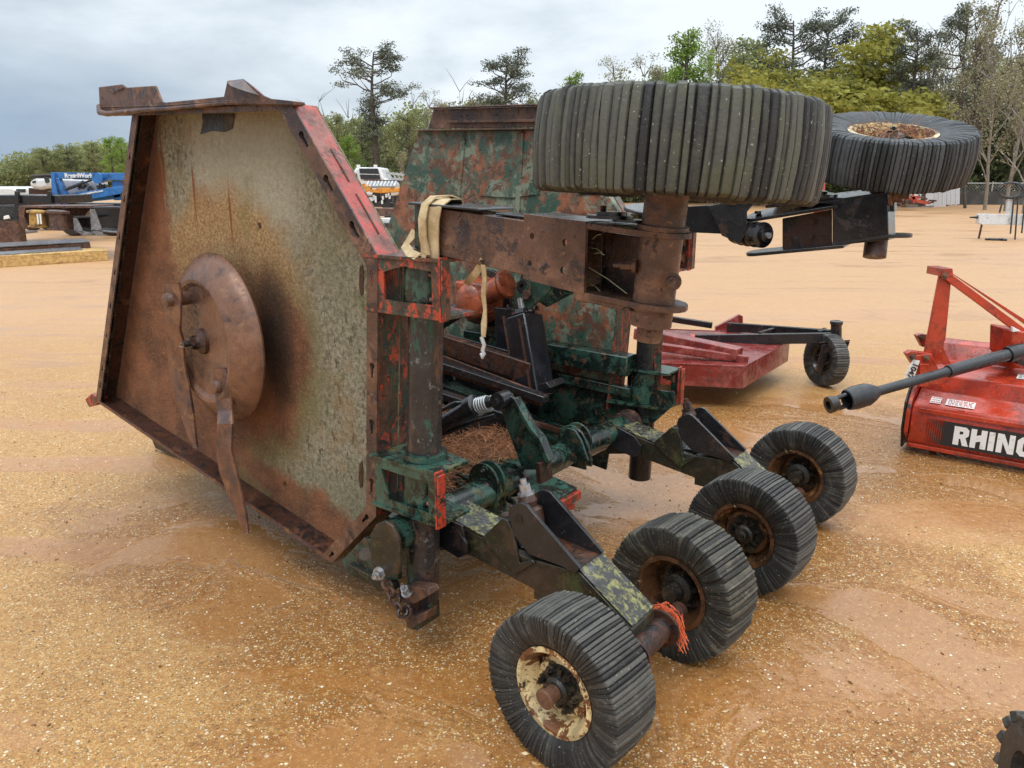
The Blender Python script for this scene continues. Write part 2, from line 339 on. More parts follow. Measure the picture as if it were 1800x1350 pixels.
# ================================================================== ground
def ground_mat():
    n = NT('wet_sandy_gravel'); co = n.co; xyz = n.sep()
    big = n.noise(.55, 5, .6, .4); med = n.noise(1.7, 6, .62, .8, off=(4, 2, 0)); fine = n.noise(34, 7, .72); grit = n.noise(150, 4, .7)
    tan = n.mix(n.step(med, .36, .64), (.34, .150, .040), (.41, .205, .062)); tan = n.mix(n.step(grit, .40, .62), tan, (.48, .27, .088))
    clay = n.mix(n.step(fine, .3, .7), (.36, .165, .064), (.43, .215, .092))
    # damp, darker orange sand round the machines
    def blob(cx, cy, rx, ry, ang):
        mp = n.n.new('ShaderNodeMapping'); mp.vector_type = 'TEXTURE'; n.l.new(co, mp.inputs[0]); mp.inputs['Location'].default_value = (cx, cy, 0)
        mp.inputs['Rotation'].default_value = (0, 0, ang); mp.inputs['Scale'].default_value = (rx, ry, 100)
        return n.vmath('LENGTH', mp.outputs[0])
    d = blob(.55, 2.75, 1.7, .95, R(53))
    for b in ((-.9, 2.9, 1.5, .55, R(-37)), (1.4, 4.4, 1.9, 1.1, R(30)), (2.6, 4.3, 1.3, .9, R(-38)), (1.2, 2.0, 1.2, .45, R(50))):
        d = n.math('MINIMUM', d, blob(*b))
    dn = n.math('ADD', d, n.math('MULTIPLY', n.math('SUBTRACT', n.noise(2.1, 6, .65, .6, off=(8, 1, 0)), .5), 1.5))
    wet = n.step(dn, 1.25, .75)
    patch = n.step(med, .50, .60)
    # tyre ruts: long smooth pale bands curving past the mower
    mp = n.n.new('ShaderNodeMapping'); n.l.new(co, mp.inputs[0]); mp.inputs['Rotation'].default_value = (0, 0, R(-47)); mp.inputs['Scale'].default_value = (.25, 1.5, 1)
    rut = n.noise(1.15, 5, .55, .7, co=mp.outputs[0]); rutm = n.step(rut, .50, .60)
    col = n.mix(n.math('MULTIPLY', rutm, .85), tan, clay)
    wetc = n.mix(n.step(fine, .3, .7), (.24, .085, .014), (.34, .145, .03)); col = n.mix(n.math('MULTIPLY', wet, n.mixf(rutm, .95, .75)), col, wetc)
    film = n.math('MULTIPLY', n.step(n.noise(1.15, 5, .62, 1.1, off=(2, 7, 0)), .49, .56), n.math('MAXIMUM', wet, n.math('MULTIPLY', rutm, .55)))
    col = n.mix(n.math('MULTIPLY', film, .35), col, (.40, .22, .11))
    # pebbles: pale, cream and brown stones of random tone
    bare = n.math('MAXIMUM', rutm, film)
    vd = n.vor(95); vc = n.vor(95, 'Color'); vs = n.sep(vc); size = n.math('MULTIPLY', n.step(vd, .42, .30), n.step(vs[0], .42, .5))
    peb = n.mix(vs[1], (.24, .125, .045), (.86, .72, .46)); peb = n.mix(n.step(vs[2], .93, .95), peb, (.30, .09, .04))
    pm = n.math('MULTIPLY', size, n.mixf(bare, .9, .15)); col = n.mix(pm, col, peb)
    vd2 = n.vor(38); v2 = n.sep(n.vor(38, 'Color')); p2 = n.math('MULTIPLY', n.step(vd2, .26, .18), n.step(v2[0], .82, .86)); col = n.mix(n.math('MULTIPLY', p2, n.mixf(bare, .8, .25)), col, n.mix(v2[1], (.75, .62, .42), (.85, .78, .6)))
    # every grain its own tone
    g1 = n.sep(n.vor(210, 'Color')); g2 = n.sep(n.vor(70, 'Color'))
    gr = n.math('ADD', n.math('MULTIPLY', g1[0], .75), n.math('MULTIPLY', g2[0], .45)); gm = n.math('MULTIPLY', n.mixf(bare, 1.0, .3), n.step(xyz[1], 9, 3, .35, 1.0))
    col = n.mix(n.math('MULTIPLY', n.step(gr, .42, .10), n.math('MULTIPLY', gm, .6)), col, (.17, .08, .022)); col = n.mix(n.math('MULTIPLY', n.step(gr, .82, 1.05), n.math('MULTIPLY', gm, .7)), col, (.66, .42, .175))
    dk = n.math('MULTIPLY', n.step(n.noise(120, 3, .7, off=(5, 5, 5)), .62, .70), .5); col = n.mix(dk, col, (.17, .09, .035))
    # dark streaks left by tyres farther off
    mp = n.n.new('ShaderNodeMapping'); n.l.new(co, mp.inputs[0]); mp.inputs['Rotation'].default_value = (0, 0, R(7)); mp.inputs['Scale'].default_value = (.06, 1.6, 1)
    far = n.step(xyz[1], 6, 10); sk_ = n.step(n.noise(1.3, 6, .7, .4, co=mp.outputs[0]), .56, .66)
    col = n.mix(n.math('MULTIPLY', n.math('MULTIPLY', sk_, far), .75), col, (.27, .14, .075))
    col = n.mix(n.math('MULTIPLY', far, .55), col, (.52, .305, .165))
    rg = n.mixf(wet, .50, .26); rg = n.mixf(film, rg, n.step(fine, .3, .7, .03, .13)); rg = n.mixf(n.math('MULTIPLY', rutm, .6), rg, .30)
    hgt = n.math('ADD', n.math('MULTIPLY', pm, .6), n.math('MULTIPLY', grit, .5))
    hgt = n.math('MULTIPLY', hgt, n.mixf(bare, 1.0, .10)); n.bump(hgt, .8, .008); n.bump(n.math('MULTIPLY', n.noise(9, 6, .6), n.mixf(film, 1.0, .05)), .35, .03)
    return n.out(col, rg, 0, .45)
gmb = MB(); xs = [-900, -300, -100, -40, -15] + [x * .12 for x in range(-50, 84)] + [15, 40, 100, 300, 900]; ys = [-20, -5, 0] + [.4 + y * .12 for y in range(0, 80)] + [12, 16, 25, 45, 100, 300, 1200]
def ground_z(x, y):
    if abs(x) > 14 or y > 11 or y < .4: return 0.0
    k = min(1, (11 - y) / 2, (14 - abs(x)) / 4)
    q = V((x * math.cos(.5) * .35 + y * .17, -x * .5 + y * 1.05, 3)); return k * (.014 * mnoise.noise(q) + .007 * mnoise.noise(V((x * 2.5, y * 2.5, 1))) - .012)
gi = len(xs); gmb.add([(x, y, ground_z(x, y)) for y in ys for x in xs], [(j * gi + i, j * gi + i + 1, (j + 1) * gi + i + 1, (j + 1) * gi + i) for j in range(len(ys) - 1) for i in range(gi - 1)])
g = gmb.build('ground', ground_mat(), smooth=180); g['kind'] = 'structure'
# loose stones
rnd = random.Random(5)
n = NT('loose_stones'); t = n.attr(); col = n.mix(n.step(t, 0, .45), (.20, .10, .04), (.52, .33, .15)); col = n.mix(n.step(t, .4, .8), col, (.72, .57, .34)); col = n.mix(n.step(t, .88, .95), col, (.80, .74, .62))
mt['stone'] = n.out(col, .4, 0, .5)
sm = MB()
for i in range(34000):
    y = 1.15 + 5.2 * rnd.random() ** 1.7; x = rnd.uniform(-.72, .72) * y * 1.02
    if mnoise.noise(V((x * .9, y * 1.3, 2))) < rnd.uniform(-.75, .1): continue
    s_ = .0016 + .0034 * rnd.random() ** 3 + (.0035 if rnd.random() < .015 else 0); z = ground_z(x, y)
    a = rnd.uniform(0, 6.28); e1 = V((math.cos(a), math.sin(a), 0)) * s_ * rnd.uniform(1, 1.6); e2 = V((-math.sin(a), math.cos(a), 0)) * s_ * rnd.uniform(.7, 1); e3 = V((0, 0, s_ * rnd.uniform(.5, .8))); c0 = V((x, y, z + s_ * .3))
    sm.add([c0 + e1, c0 + e2, c0 - e1, c0 - e2, c0 + e3 + e1 * .3, c0 + e3 - e1 * .25 + e2 * .2, c0 - e3], [(0, 1, 4), (1, 5, 4), (1, 2, 5), (2, 3, 5), (3, 4, 5), (3, 0, 4), (0, 6, 1), (1, 6, 2), (2, 6, 3), (3, 6, 0)], rnd.random() ** 1.3)
o = sm.build('loose_gravel', mt['stone'], smooth=80); o['kind'] = 'stuff'; o['label'] = 'scattered cream and tan pebbles lying on the damp sandy ground'; o['category'] = 'gravel'
# ================================================================== trees
def leafmat(name, dark, lite, trans=.15):
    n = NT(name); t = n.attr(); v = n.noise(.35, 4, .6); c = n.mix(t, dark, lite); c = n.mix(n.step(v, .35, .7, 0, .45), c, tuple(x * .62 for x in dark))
    n.b.inputs['Transmission Weight'].default_value = 0
    m = n.out(c, .6, 0, .2)
    tr = n.n.new('ShaderNodeBsdfTranslucent'); n.l.new(c, tr.inputs[0]); ms = n.n.new('ShaderNodeMixShader'); ms.inputs[0].default_value = trans
    n.l.new(n.b.outputs[0], ms.inputs[1]); n.l.new(tr.outputs[0], ms.inputs[2]); n.l.new(ms.outputs[0], n.n['Material Output'].inputs[0]); return m
mt['bark'] = layered('grey_brown_bark', (.085, .068, .055), (((.14, .12, .10), 3, .55, .08, .9),), .9, 0, ((8, .4, .05),))
mt['barkpale'] = layered('pale_bark', (.24, .21, .17), (((.10, .085, .07), 3, .58, .08, .9),), .9, 0, ((8, .4, .05),))
LEAF = dict(pine=leafmat('pine_needles', (.085, .10, .075), (.24, .255, .18)), oak=leafmat('yellow_green_spring_leaves', (.20, .185, .035), (.42, .41, .09), .35),
            bright=leafmat('bright_green_spring_leaves', (.14, .22, .04), (.30, .43, .085), .3), olive=leafmat('olive_green_leaves', (.16, .18, .08), (.40, .42, .18), .35),
            bud=leafmat('pale_spring_buds', (.20, .19, .11), (.40, .37, .22), .2), dark=leafmat('dark_evergreen_leaves', (.05, .068, .03), (.16, .19, .075), .2))
def rv(r): return V((r.gauss(0, 1), r.gauss(0, 1), r.gauss(0, 1)))
def leaves(mb, c, rad, n, size, r, flat=1.0, toneb=0):
    for _ in range(n):
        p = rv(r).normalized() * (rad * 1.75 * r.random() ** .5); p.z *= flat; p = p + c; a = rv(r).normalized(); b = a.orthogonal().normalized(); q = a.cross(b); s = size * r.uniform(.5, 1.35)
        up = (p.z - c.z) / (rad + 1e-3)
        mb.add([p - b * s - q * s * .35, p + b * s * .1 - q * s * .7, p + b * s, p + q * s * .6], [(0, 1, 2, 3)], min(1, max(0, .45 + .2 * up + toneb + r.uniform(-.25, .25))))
def limb(mb, tips, p, d, ln, rad, depth, r, spread=.6, up=.15, kids=(2, 3), sub=.72):
    pts = [p]; rs = [rad]; k = 4
    for i in range(k):
        d = (d + rv(r) * .13 + V((0, 0, up * .25))).normalized(); pts.append(pts[-1] + d * ln / k); rs.append(rad * (1 - .5 * (i + 1) / k))
    mb.path(pts, rs, 6 if rad > .08 else 3, caps=False)
    if depth == 0: tips.append(pts[-1]); tips.append(pts[-2]); return
    for i in range(r.randint(*kids)):
        j = r.randint(2, k); nd = (d + rv(r) * spread + V((0, 0, up))).normalized(); limb(mb, tips, pts[j], nd, ln * sub * r.uniform(.75, 1.2), rs[j] * .75, depth - 1, r, spread, up, kids, sub)
def tree_proto(kind, seed):
    r = random.Random(seed); tb = MB(); cb = MB(); tips = []
    if kind == 'pine':                      # tall bare trunk, clumped ragged crown;   height 10
        pts = [V((0, 0, 0))]; rs = [.22]
        for i in range(10): pts.append(V((pts[-1].x + r.gauss(0, .06), pts[-1].y + r.gauss(0, .06), (i + 1) * .98))); rs.append(.22 * (1 - .085 * (i + 1)))
        tb.path(pts, rs, 7, caps=False)
        for i in range(34):
            h = 4.2 + 5.6 * (i / 34) ** .9; k = min(9, int(h / .98)); p = pts[k].lerp(pts[k + 1] if k < 10 else pts[k], h / .98 - k); a = r.uniform(0, 6.28)
            ln = (2.5 - abs(h - 7.2) * .42) * r.uniform(.55, 1.15); ln = max(.5, ln)
            if h < 5.4 and r.random() < .55: ln *= .6
            limb(tb, tips, p, V((math.cos(a), math.sin(a), r.uniform(.05, .5))), ln * .62, .055, 1, r, .55, .2, (2, 3), .6)
        for t in tips:
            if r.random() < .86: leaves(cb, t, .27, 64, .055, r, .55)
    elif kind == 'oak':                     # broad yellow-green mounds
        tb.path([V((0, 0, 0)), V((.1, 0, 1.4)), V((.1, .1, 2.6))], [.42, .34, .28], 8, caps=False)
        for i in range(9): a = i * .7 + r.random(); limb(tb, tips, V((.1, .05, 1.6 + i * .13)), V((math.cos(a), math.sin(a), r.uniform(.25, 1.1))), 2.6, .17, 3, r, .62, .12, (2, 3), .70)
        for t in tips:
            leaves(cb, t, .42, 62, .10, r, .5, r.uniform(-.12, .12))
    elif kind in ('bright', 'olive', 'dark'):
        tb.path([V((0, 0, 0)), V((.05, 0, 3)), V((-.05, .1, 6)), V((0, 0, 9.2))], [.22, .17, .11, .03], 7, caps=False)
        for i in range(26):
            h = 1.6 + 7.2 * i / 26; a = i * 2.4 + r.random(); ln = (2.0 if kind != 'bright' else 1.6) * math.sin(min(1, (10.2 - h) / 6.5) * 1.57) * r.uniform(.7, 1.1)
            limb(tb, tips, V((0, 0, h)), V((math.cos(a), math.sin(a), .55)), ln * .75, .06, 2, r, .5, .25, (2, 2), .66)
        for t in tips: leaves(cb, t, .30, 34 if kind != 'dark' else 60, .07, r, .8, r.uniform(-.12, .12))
    elif kind == 'bare':                    # slender bare tree with a few new leaves
        pts = [V((0, 0, 0))]; rs = [.085]; ln_ = rv(r) * .05
        for i in range(9): pts.append(pts[-1] + V((ln_.x + r.gauss(0, .09), ln_.y + r.gauss(0, .09), 1.05))); rs.append(.085 * (1 - .1 * (i + 1)))
        tb.path(pts, rs, 6, caps=False)
        for i in range(20):
            h = 2.0 + 7.2 * i / 20; k = min(8, int(h / 1.05)); p = pts[k]; a = r.uniform(0, 6.28)
            limb(tb, tips, p, V((math.cos(a) * .6, math.sin(a) * .6, 1.0)), 1.9 * (1 - h / 14), .045, 2, r, .42, .3, (2, 3), .72)
        for t in tips:
            if r.random() < .85: leaves(cb, t, .26, 12, .05, r, 1, .1)
    return tb, cb
PROTO = {}
def get_proto(kind, k, leaf=None):
    key = (kind, k, leaf)
    if key not in PROTO:
        tb, cb = tree_proto(kind, 11 + k * 7 + sum(map(ord, kind)))
        top = max(p.z for p in tb.v + cb.v)
        PROTO[key] = (tb.build('trunk', mt['barkpale'] if kind == 'bare' and k else mt['bark'], None, smooth=80), cb.build('crown', LEAF[leaf or {'bare': 'bud'}.get(kind, kind)], None, smooth=0), top)
    return PROTO[key]
def tree(kind, k, px, topy, Y, label, group=None, wide=1.0, leaf=None, name=None, rot=0.0, cat='tree'):
    tb, cb, top = get_proto(kind, k, leaf); base = onY(px, 340, Y); base.z = 0
    H = onY(px, topy, Y).z; s = H / top
    root = thing(name or {'pine': 'pine_tree', 'oak': 'oak_tree', 'bare': 'bare_tree'}.get(kind, 'leafy_tree'), label, cat, base, group)
    root.rotation_euler.z = rot; root.scale = (s * wide, s * wide, s)
    for src, nm in ((tb, 'trunk'), (cb, 'crown')):
        o = src.copy(); COL.objects.link(o); o.name = nm; o.parent = root
    return root
TR = [  # kind, variant, px, top y, distance, label, width, leaf
 ('pine', 0, 668, 66, 62, 'tall dark pine standing alone above the woods between the two folded mower decks', 1.3),
 ('pine', 1, 884, 84, 66, 'airy grey-green pine behind the far mower deck left of the big tire', 1.45),
 ('oak', 0, 1425, 26, 56, 'broad yellow-green oak crown between the two raised tires', 1.45),
 ('oak', 1, 1322, 96, 57, 'smaller yellow-green oak just left of the broad one over the big tire', 1.3),
 ('bright', 0, 1195, 46, 60, 'bright lime green tree standing above the middle of the big tire', 1.15),
 ('pine', 0, 1365, 2, 72, 'dark pine rising behind the yellow-green oak', 1.15),
 ('pine', 1, 1425, 10, 75, 'second dark pine showing right behind the top of the yellow-green oak', 1.1),
 ('pine', 1, 1586, 30, 55, 'dark full-crowned pine right of the yellow-green oak above the far raised tire', 1.0),
 ('pine', 2, 1664, 2, 55, 'thin tall pine with sparse crown near the right edge', .85),
 ('bare', 0, 1262, 30, 66, 'pale leafless tree with upright twigs between the lime tree and the pines', .9),
 ('bare', 1, 1238, 48, 68, 'thin pale budding tree just right of the lime green tree', .8),
 ('bare', 2, 1130, 82, 66, 'pale budding tree left of the lime green tree', 1.2),
 ('bare', 3, 1085, 92, 67, 'low pale budding tree left of two taller ones above the big tire', 1.1),
 ('bright', 1, 1008, 122, 68, 'small yellow-green tree top peeping over the left end of the big tire', 1.0),
 ('bare', 0, 1700, -14, 50, 'leafless slender tree right of the thin pine', .95),
 ('bare', 2, 1735, -40, 47, 'leaning leafless tree near the right edge of the woods', 1.0),
 ('bare', 3, 1772, -60, 45, 'tall leafless tree close to the right edge behind the fence', 1.0),
 ('bare', 1, 1805, -90, 42, 'nearest leafless tree cut by the right edge', 1.0),
 ('bright', 2, 1798, -20, 60, 'light green tree top in the upper right corner', .9, 'bud'),
 ('olive', 0, 1520, 40, 66, 'olive green tree between the yellow oak and the dark pine', .8),
 ('olive', 1, 780, 176, 64, 'olive green tree right of the lone tall pine', 1.15, 'bud'),
 ('olive', 2, 720, 196, 60, 'rounded olive tree at the foot of the lone pine', 1.3),
 ('olive', 0, 598, 196, 62, 'green tree at the left end of the middle woods beside the near deck edge', 1.2),
 ('bright', 0, 575, 212, 64, 'light green sapling next to the sloping red deck edge', 1.0, 'olive'),
 ('olive', 1, 840, 168, 70, 'dull green tree left of the airy pine', 1.2, 'bud'),
 ('olive', 2, 935, 170, 66, 'green tree just left of the big tire', 1.2),
 ('bare', 2, 765, 150, 67, 'thin twiggy tree between the lone pine and the airy pine', 1.1),
 ('bare', 1, 708, 262, 40, 'crooked pale sapling trunk leaning beside the far deck corner', 1.0),
 ('olive', 0, 1310, 60, 74, 'olive tree far behind the oaks', 1.3),
 ('dark', 0, 1650, 190, 60, 'dark evergreen behind the far raised tire', 1.4),
 ('dark', 1, 1745, 215, 64, 'dark evergreen bush behind the fence at right', 1.5),
 ('olive', 1, 1560, 120, 70, 'olive tree at the back behind the pine with the full crown', 1.4),
 ('olive', 2, 1715, 120, 72, 'olive tree at the back of the right-hand woods', 1.3),
 ('bare', 3, 1625, 70, 63, 'leafless tree between the full pine and the thin pine', 1.2),
 ('olive', 1, 1020, 150, 69, 'olive tree showing above the left shoulder of the big tire', 1.4),
 ('olive', 2, 1160, 112, 70, 'olive tree filling the gap left of the lime tree', 1.3),
 ('olive', 0, 1290, 84, 71, 'olive tree between the pale twiggy trees and the oaks', 1.4, 'olive'),
 ('bright', 1, 1500, 96, 68, 'fresh green tree just right of the yellow-green oak', 1.4, 'olive'),
 ('bright', 2, 1690, 84, 66, 'fresh green leafy tree right of the thin tall pine', 1.2, 'bud'),
 ('bare', 0, 1608, 48, 62, 'leafless trunk just right of the full-crowned pine', 1.1),
 ('bare', 2, 1640, 30, 64, 'leafless trunk left of the thin tall pine', 1.0),
 ('olive', 1, 1760, 90, 70, 'olive tree behind the leafless trunks at the right edge', 1.4, 'bud'),
 ('olive', 0, 640, 206, 66, 'green tree directly left of the lone pine trunk', 1.3),
 ('bright', 0, 615, 236, 58, 'bright low sapling above the white truck', 1.3),
 ('olive', 0, 22, 284, 130, 'low rounded tree at the far left edge', 2.2),
 ('olive', 1, 84, 258, 110, 'olive tree behind the blue lift', 1.8),
 ('olive', 2, 128, 252, 112, 'greyish green tree in the middle of the distant left woods', 1.9),
 ('bright', 1, 172, 248, 108, 'brownish green tree in the distant left woods', 1.7, 'olive'),
 ('bright', 2, 204, 236, 100, 'light green tree beside the rusty front edge of the near deck', 1.3),
 ('bright', 0, 222, 240, 104, 'light green tree partly behind the near deck', 1.4),
]
rr_ = random.Random(3)
for t in TR:
    kind, k, px, ty, Y, lb, wd = t[:7]; tree(kind, k, px, ty, Y, lb, wide=wd, leaf=t[7] if len(t) > 7 else None, rot=rr_.uniform(0, 6.28) if kind != 'oak' else 1.57)
for key, (a, b, c_) in list(PROTO.items()):
    bpy.data.objects.remove(a); bpy.data.objects.remove(b)
# the woods behind and the undergrowth: one mass nobody could count
wb = MB(); r = random.Random(9)
prof = [(-60, 300), (0, 288), (60, 268), (120, 262), (215, 250), (300, 240), (560, 215), (640, 205), (760, 182), (860, 180), (960, 170), (1050, 150), (1200, 135), (1300, 130), (1450, 120), (1560, 130), (1640, 150), (1740, 120), (1860, 110)]
def pt(px):
    for (x0, y0), (x1, y1) in zip(prof, prof[1:]):
        if x0 <= px <= x1: return y0 + (y1 - y0) * (px - x0) / (x1 - x0)
    return 200
for i in range(4200):
    px = r.uniform(-60, 1860); Y = r.uniform(72, 84) if px > 300 else r.uniform(112, 130); top = onY(px, pt(px) + 14, Y).z * (1 + .16 * mnoise.noise(V((px * .02, 0, 0))) + .1 * mnoise.noise(V((px * .07, 3, 0))))
    c0 = onY(px, 340, Y); c0.z = top * r.random() ** .8; tn = .25 * mnoise.noise(V((px * .012, c0.z * .2, 8)))
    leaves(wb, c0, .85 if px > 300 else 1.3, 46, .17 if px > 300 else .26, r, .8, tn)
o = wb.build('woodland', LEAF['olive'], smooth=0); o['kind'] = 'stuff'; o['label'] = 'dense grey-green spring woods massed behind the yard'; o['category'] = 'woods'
ub = MB()
for i in range(1000):
    px = r.uniform(545, 1860); Y = r.uniform(62, 70); c0 = onY(px, 340, Y); c0.z = r.uniform(0, 2.6 if px < 1500 else 3.6) * (1 + .5 * mnoise.noise(V((px * .02, 1, 5)))); leaves(ub, c0, .55, 42, .17, r, .8, .25 * mnoise.noise(V((px * .02, 4, 0))))
o = ub.build('undergrowth', LEAF['dark'], smooth=0); o['kind'] = 'stuff'; o['label'] = 'dark green brush along the foot of the woods'; o['category'] = 'brush'
tb = MB(); r = random.Random(21)
for i in range(230):
    px = r.uniform(560, 1860) if r.random() < .5 else r.uniform(1540, 1860); Y = r.uniform(63, 74); b = onY(px, 340, Y); b.z = 0; h = r.uniform(5, 11) * (1.25 if px > 1500 else .8); ln = r.gauss(0, .12); pts = [b + V((ln * h * t * t + r.gauss(0, .08), 0, h * t)) for t in (0, .25, .5, .75, 1)]
    tb.path(pts, [.09, .075, .06, .04, .015], 4, caps=False)
    for _ in range(5):
        q = pts[r.randint(2, 4)]; e = q + V((r.gauss(0, .8), r.gauss(0, .3), r.uniform(.5, 1.8))); tb.path([q, (q + e) / 2 + V((0, 0, .1)), e], [.03, .02, .008], 3, caps=False)
o = tb.build('thicket', mt['bark'], smooth=80); o['kind'] = 'stuff'; o['label'] = 'thicket of thin bare stems in front of the woods'; o['category'] = 'thicket'
# ================================================================== chain-link fence along the back
mt['galv'] = layered('galvanised_steel', (.42, .43, .43), (), .45, .4, ())
n = NT('dark_silt_cloth'); mt['silt'] = n.out(n.mix(n.step(n.noise(.9, 5, .6), .4, .6), (.045, .042, .04), (.085, .08, .072)), .8)
YF = 58.0; f0 = onY(1560, 350, YF).x; f1 = onY(1900, 350, YF).x
fr = thing('chain_link_fence', 'grey chain-link fence with dark cloth along its foot at the right edge of the yard', 'fence', (f0, YF, 0))
zt = onY(1700, 322, YF).z
MB().tube((f0, YF, zt), (f1, YF, zt), .032, n=8).build('top_rail', mt['galv'], fr)
x = onY(1744, 330, YF).x
for k in range(-2, 4): 
    MB().tube((x + k * 3.4, YF, 0), (x + k * 3.4, YF, zt + .12), .045, n=8).build('fence_post', mt['galv'], fr)
m = MB(); s_ = .22
k = 0
while f0 + k * s_ < f1 + 2:
    a = f0 + k * s_; m.beam((a, YF + .04, .05), (a - zt, YF + .04, zt), .010, .010); m.beam((a - zt, YF + .05, .05), (a, YF + .05, zt), .010, .010); k += 1
m.build('wire_mesh', mt['galv'], fr, smooth=0)
m = MB(); zc = onY(1700, 335, YF).z; m.prism([(f0, YF - .06, 0), (f1, YF - .06, 0), (f1, YF - .06, zc), ((f0 + f1) / 2, YF - .06, zc * .93), (f0, YF - .06, zc)], (0, .02, 0)); m.build('silt_cloth', mt['silt'], fr, smooth=0)
# ================================================================== the folded batwing mower
AC = 2.58; A1 = 1.70; A0 = 1.80
mower = thing('batwing_mower', 'rusty green and red batwing rotary mower parked with both wings folded upright', 'mower', L3(2.0, AC, 0))
mt['wing_under'] = wing_under_mat(mower)
def pA(px, py, a): return lah(onA(px, py, a))
OUT = [pA(*p, A1) for p in ((168, 705), (233, 194), (512, 182), (664, 452), (661, 908), (583, 990))]
OUT = [(p[0], p[2]) for p in OUT]                     # (l, h): front-bottom, front-top, top-rear, rear-upper, rear-lower, bottom
def offset(poly, ds):                               # move every edge inwards by its own distance
    n_ = len(poly); res = []; lines = []
    cx = sum(p[0] for p in poly) / n_; cy = sum(p[1] for p in poly) / n_
    for i in range(n_):
        a, b = poly[i], poly[(i + 1) % n_]; dx, dy = b[0] - a[0], b[1] - a[1]; L_ = math.hypot(dx, dy); nx, ny = -dy / L_, dx / L_
        if (cx - a[0]) * nx + (cy - a[1]) * ny < 0: nx, ny = -nx, -ny
        lines.append(((a[0] + nx * ds[i], a[1] + ny * ds[i]), (dx, dy)))
    for i in range(n_):
        (p, d), (q, e) = lines[i - 1], lines[i]; cr = d[0] * e[1] - d[1] * e[0]; t = ((q[0] - p[0]) * e[1] - (q[1] - p[1]) * e[0]) / cr
        res.append((p[0] + d[0] * t, p[1] + d[1] * t))
    return res
INN = offset(OUT, [.040, .02, .062, .05, .05, .014])
def keyhole(c, ax, s=1.0):                          # slot cut by a pear-shaped hole
    ax = V((ax[0], ax[1])).normalized(); pr = V((-ax[1], ax[0])); pts = []
    for k in range(10):
        t = math.radians(40 + k * 280 / 9); pts.append(V(c) + (-ax * (math.cos(t)) * -1 + pr * math.sin(t)) * .011 * s)
    pts = [V(c) + (ax * math.cos(math.radians(35 + k * 29)) + pr * math.sin(math.radians(35 + k * 29))) * .0105 * s for k in range(11)]
    return pts + [V(c) + ax * .038 * s - pr * .004 * s, V(c) + ax * .038 * s + pr * .004 * s]
def wing(side, nm_label):
    def w(l, a, h): return L3(l, a if side > 0 else 2 * AC - a, h)
    ea = EA * side
    deck = MB()
    # caked plate, slightly dished between its ribs
    poly = [w(l, A0, h) for l, h in OUT]
    deck.prism(poly, ea * .006); dk = deck.build('wing_deck', mt['wing_under'] if side > 0 else mt['wing_top'], mower, smooth=20)
    dk['label'] = nm_label
    names = ['front_skirt', 'top_skirt', 'sloping_skirt', 'rear_skirt', 'corner_skirt', 'bottom_skirt']
    mats = [mt['rust_dark'], mt['rust'], mt['redpaint'], mt['redgreen'], mt['rust'], mt['rust_dark']]
    if side < 0: mats = [mt['wing_top'], mt['rust'], mt['wing_top'], mt['redgreen'], mt['green'], mt['green']]
    n_ = len(OUT)
    for i in range(n_):
        a, b = OUT[i], OUT[(i + 1) % n_]; ia, ib = INN[i], INN[(i + 1) % n_]
        d = V((b[0] - a[0], b[1] - a[1])); L_ = d.length; d /= L_; nr = V((ia[0] - a[0], ia[1] - a[1])); nin = V((-d.y, d.x)); nin = nin if nin.dot(nr) > 0 else -nin
        t = .007
        q = [w(a[0], A1 + .006, a[1]), w(b[0], A1 + .006, b[1]), w(b[0] + nin.x * t, A1 + .006, b[1] + nin.y * t), w(a[0] + nin.x * t, A1 + .006, a[1] + nin.y * t)]
        MB().prism(q, ea * (A0 - A1 - .008)).build(names[i], mats[i], dk, smooth=20)
        holes = []
        def hole(t_, off, s=1.0): return [w(p[0], A1, p[1]) for p in keyhole((a[0] + d.x * L_ * t_ + nin.x * off, a[1] + d.y * L_ * t_ + nin.y * off), d, s)]
        if i == 0: holes = [hole(t_, .022, .72) for t_ in (.07, .14, .27, .38, .50, .62, .74, .87)]
        if i == 2: holes = [hole(t_, .030, 1.25) for t_ in (.17, .46, .76)]
        if i == 3: holes = [hole(t_, .024, 1.1) for t_ in (.06, .40, .62, .86)]
        if i == 4: holes = [hole(.12, .024, 1.0), hole(.9, .024, .8)]
        if i == 5 : holes = []
        MB().prism([w(a[0], A1, a[1]), w(b[0], A1, b[1]), w(ib[0], A1, ib[1]), w(ia[0], A1, ia[1])], ea * .006, holes).build('flange', mt['rust'] if i not in (5,) else mt['blade'], dk, smooth=20)
        if i in (0, 2, 3, 4):                       # dark strip added behind the flange, imitating shade inside the slots
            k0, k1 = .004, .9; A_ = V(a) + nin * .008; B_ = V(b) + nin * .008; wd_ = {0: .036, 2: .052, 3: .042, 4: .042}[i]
            MB().prism([w(A_.x, A1 + .016, A_.y), w(B_.x, A1 + .016, B_.y), w(B_.x + nin.x * wd_, A1 + .016, B_.y + nin.y * wd_), w(A_.x + nin.x * wd_, A1 + .016, A_.y + nin.y * wd_)], ea * .004).build('slot_shade_strip', mt['hubdark'], dk, smooth=20)
        if i in (2, 3):                             # rusted-through slots in the outer face of the skirt
            nout = -nin
            for t0, t1 in (((.30, .52), (.60, .86)) if i == 2 else ()):
                pa = V(a) + d * L_ * t0 + nout * .001; pb = V(a) + d * L_ * t1 + nout * .001; am = A1 + .055
                MB().prism([w(pa.x, am, pa.y), w(pb.x, am, pb.y), w(pb.x, am + .006, pb.y), w(pa.x, am + .006, pa.y)], w(nout.x * .002, 0, nout.y * .002) - w(0, 0, 0)).build('slot', mt['rust_dark'], dk, smooth=0)
    return dk, w
near, wN = wing(1, 'near wing deck with caked lichen and rust on its underside')
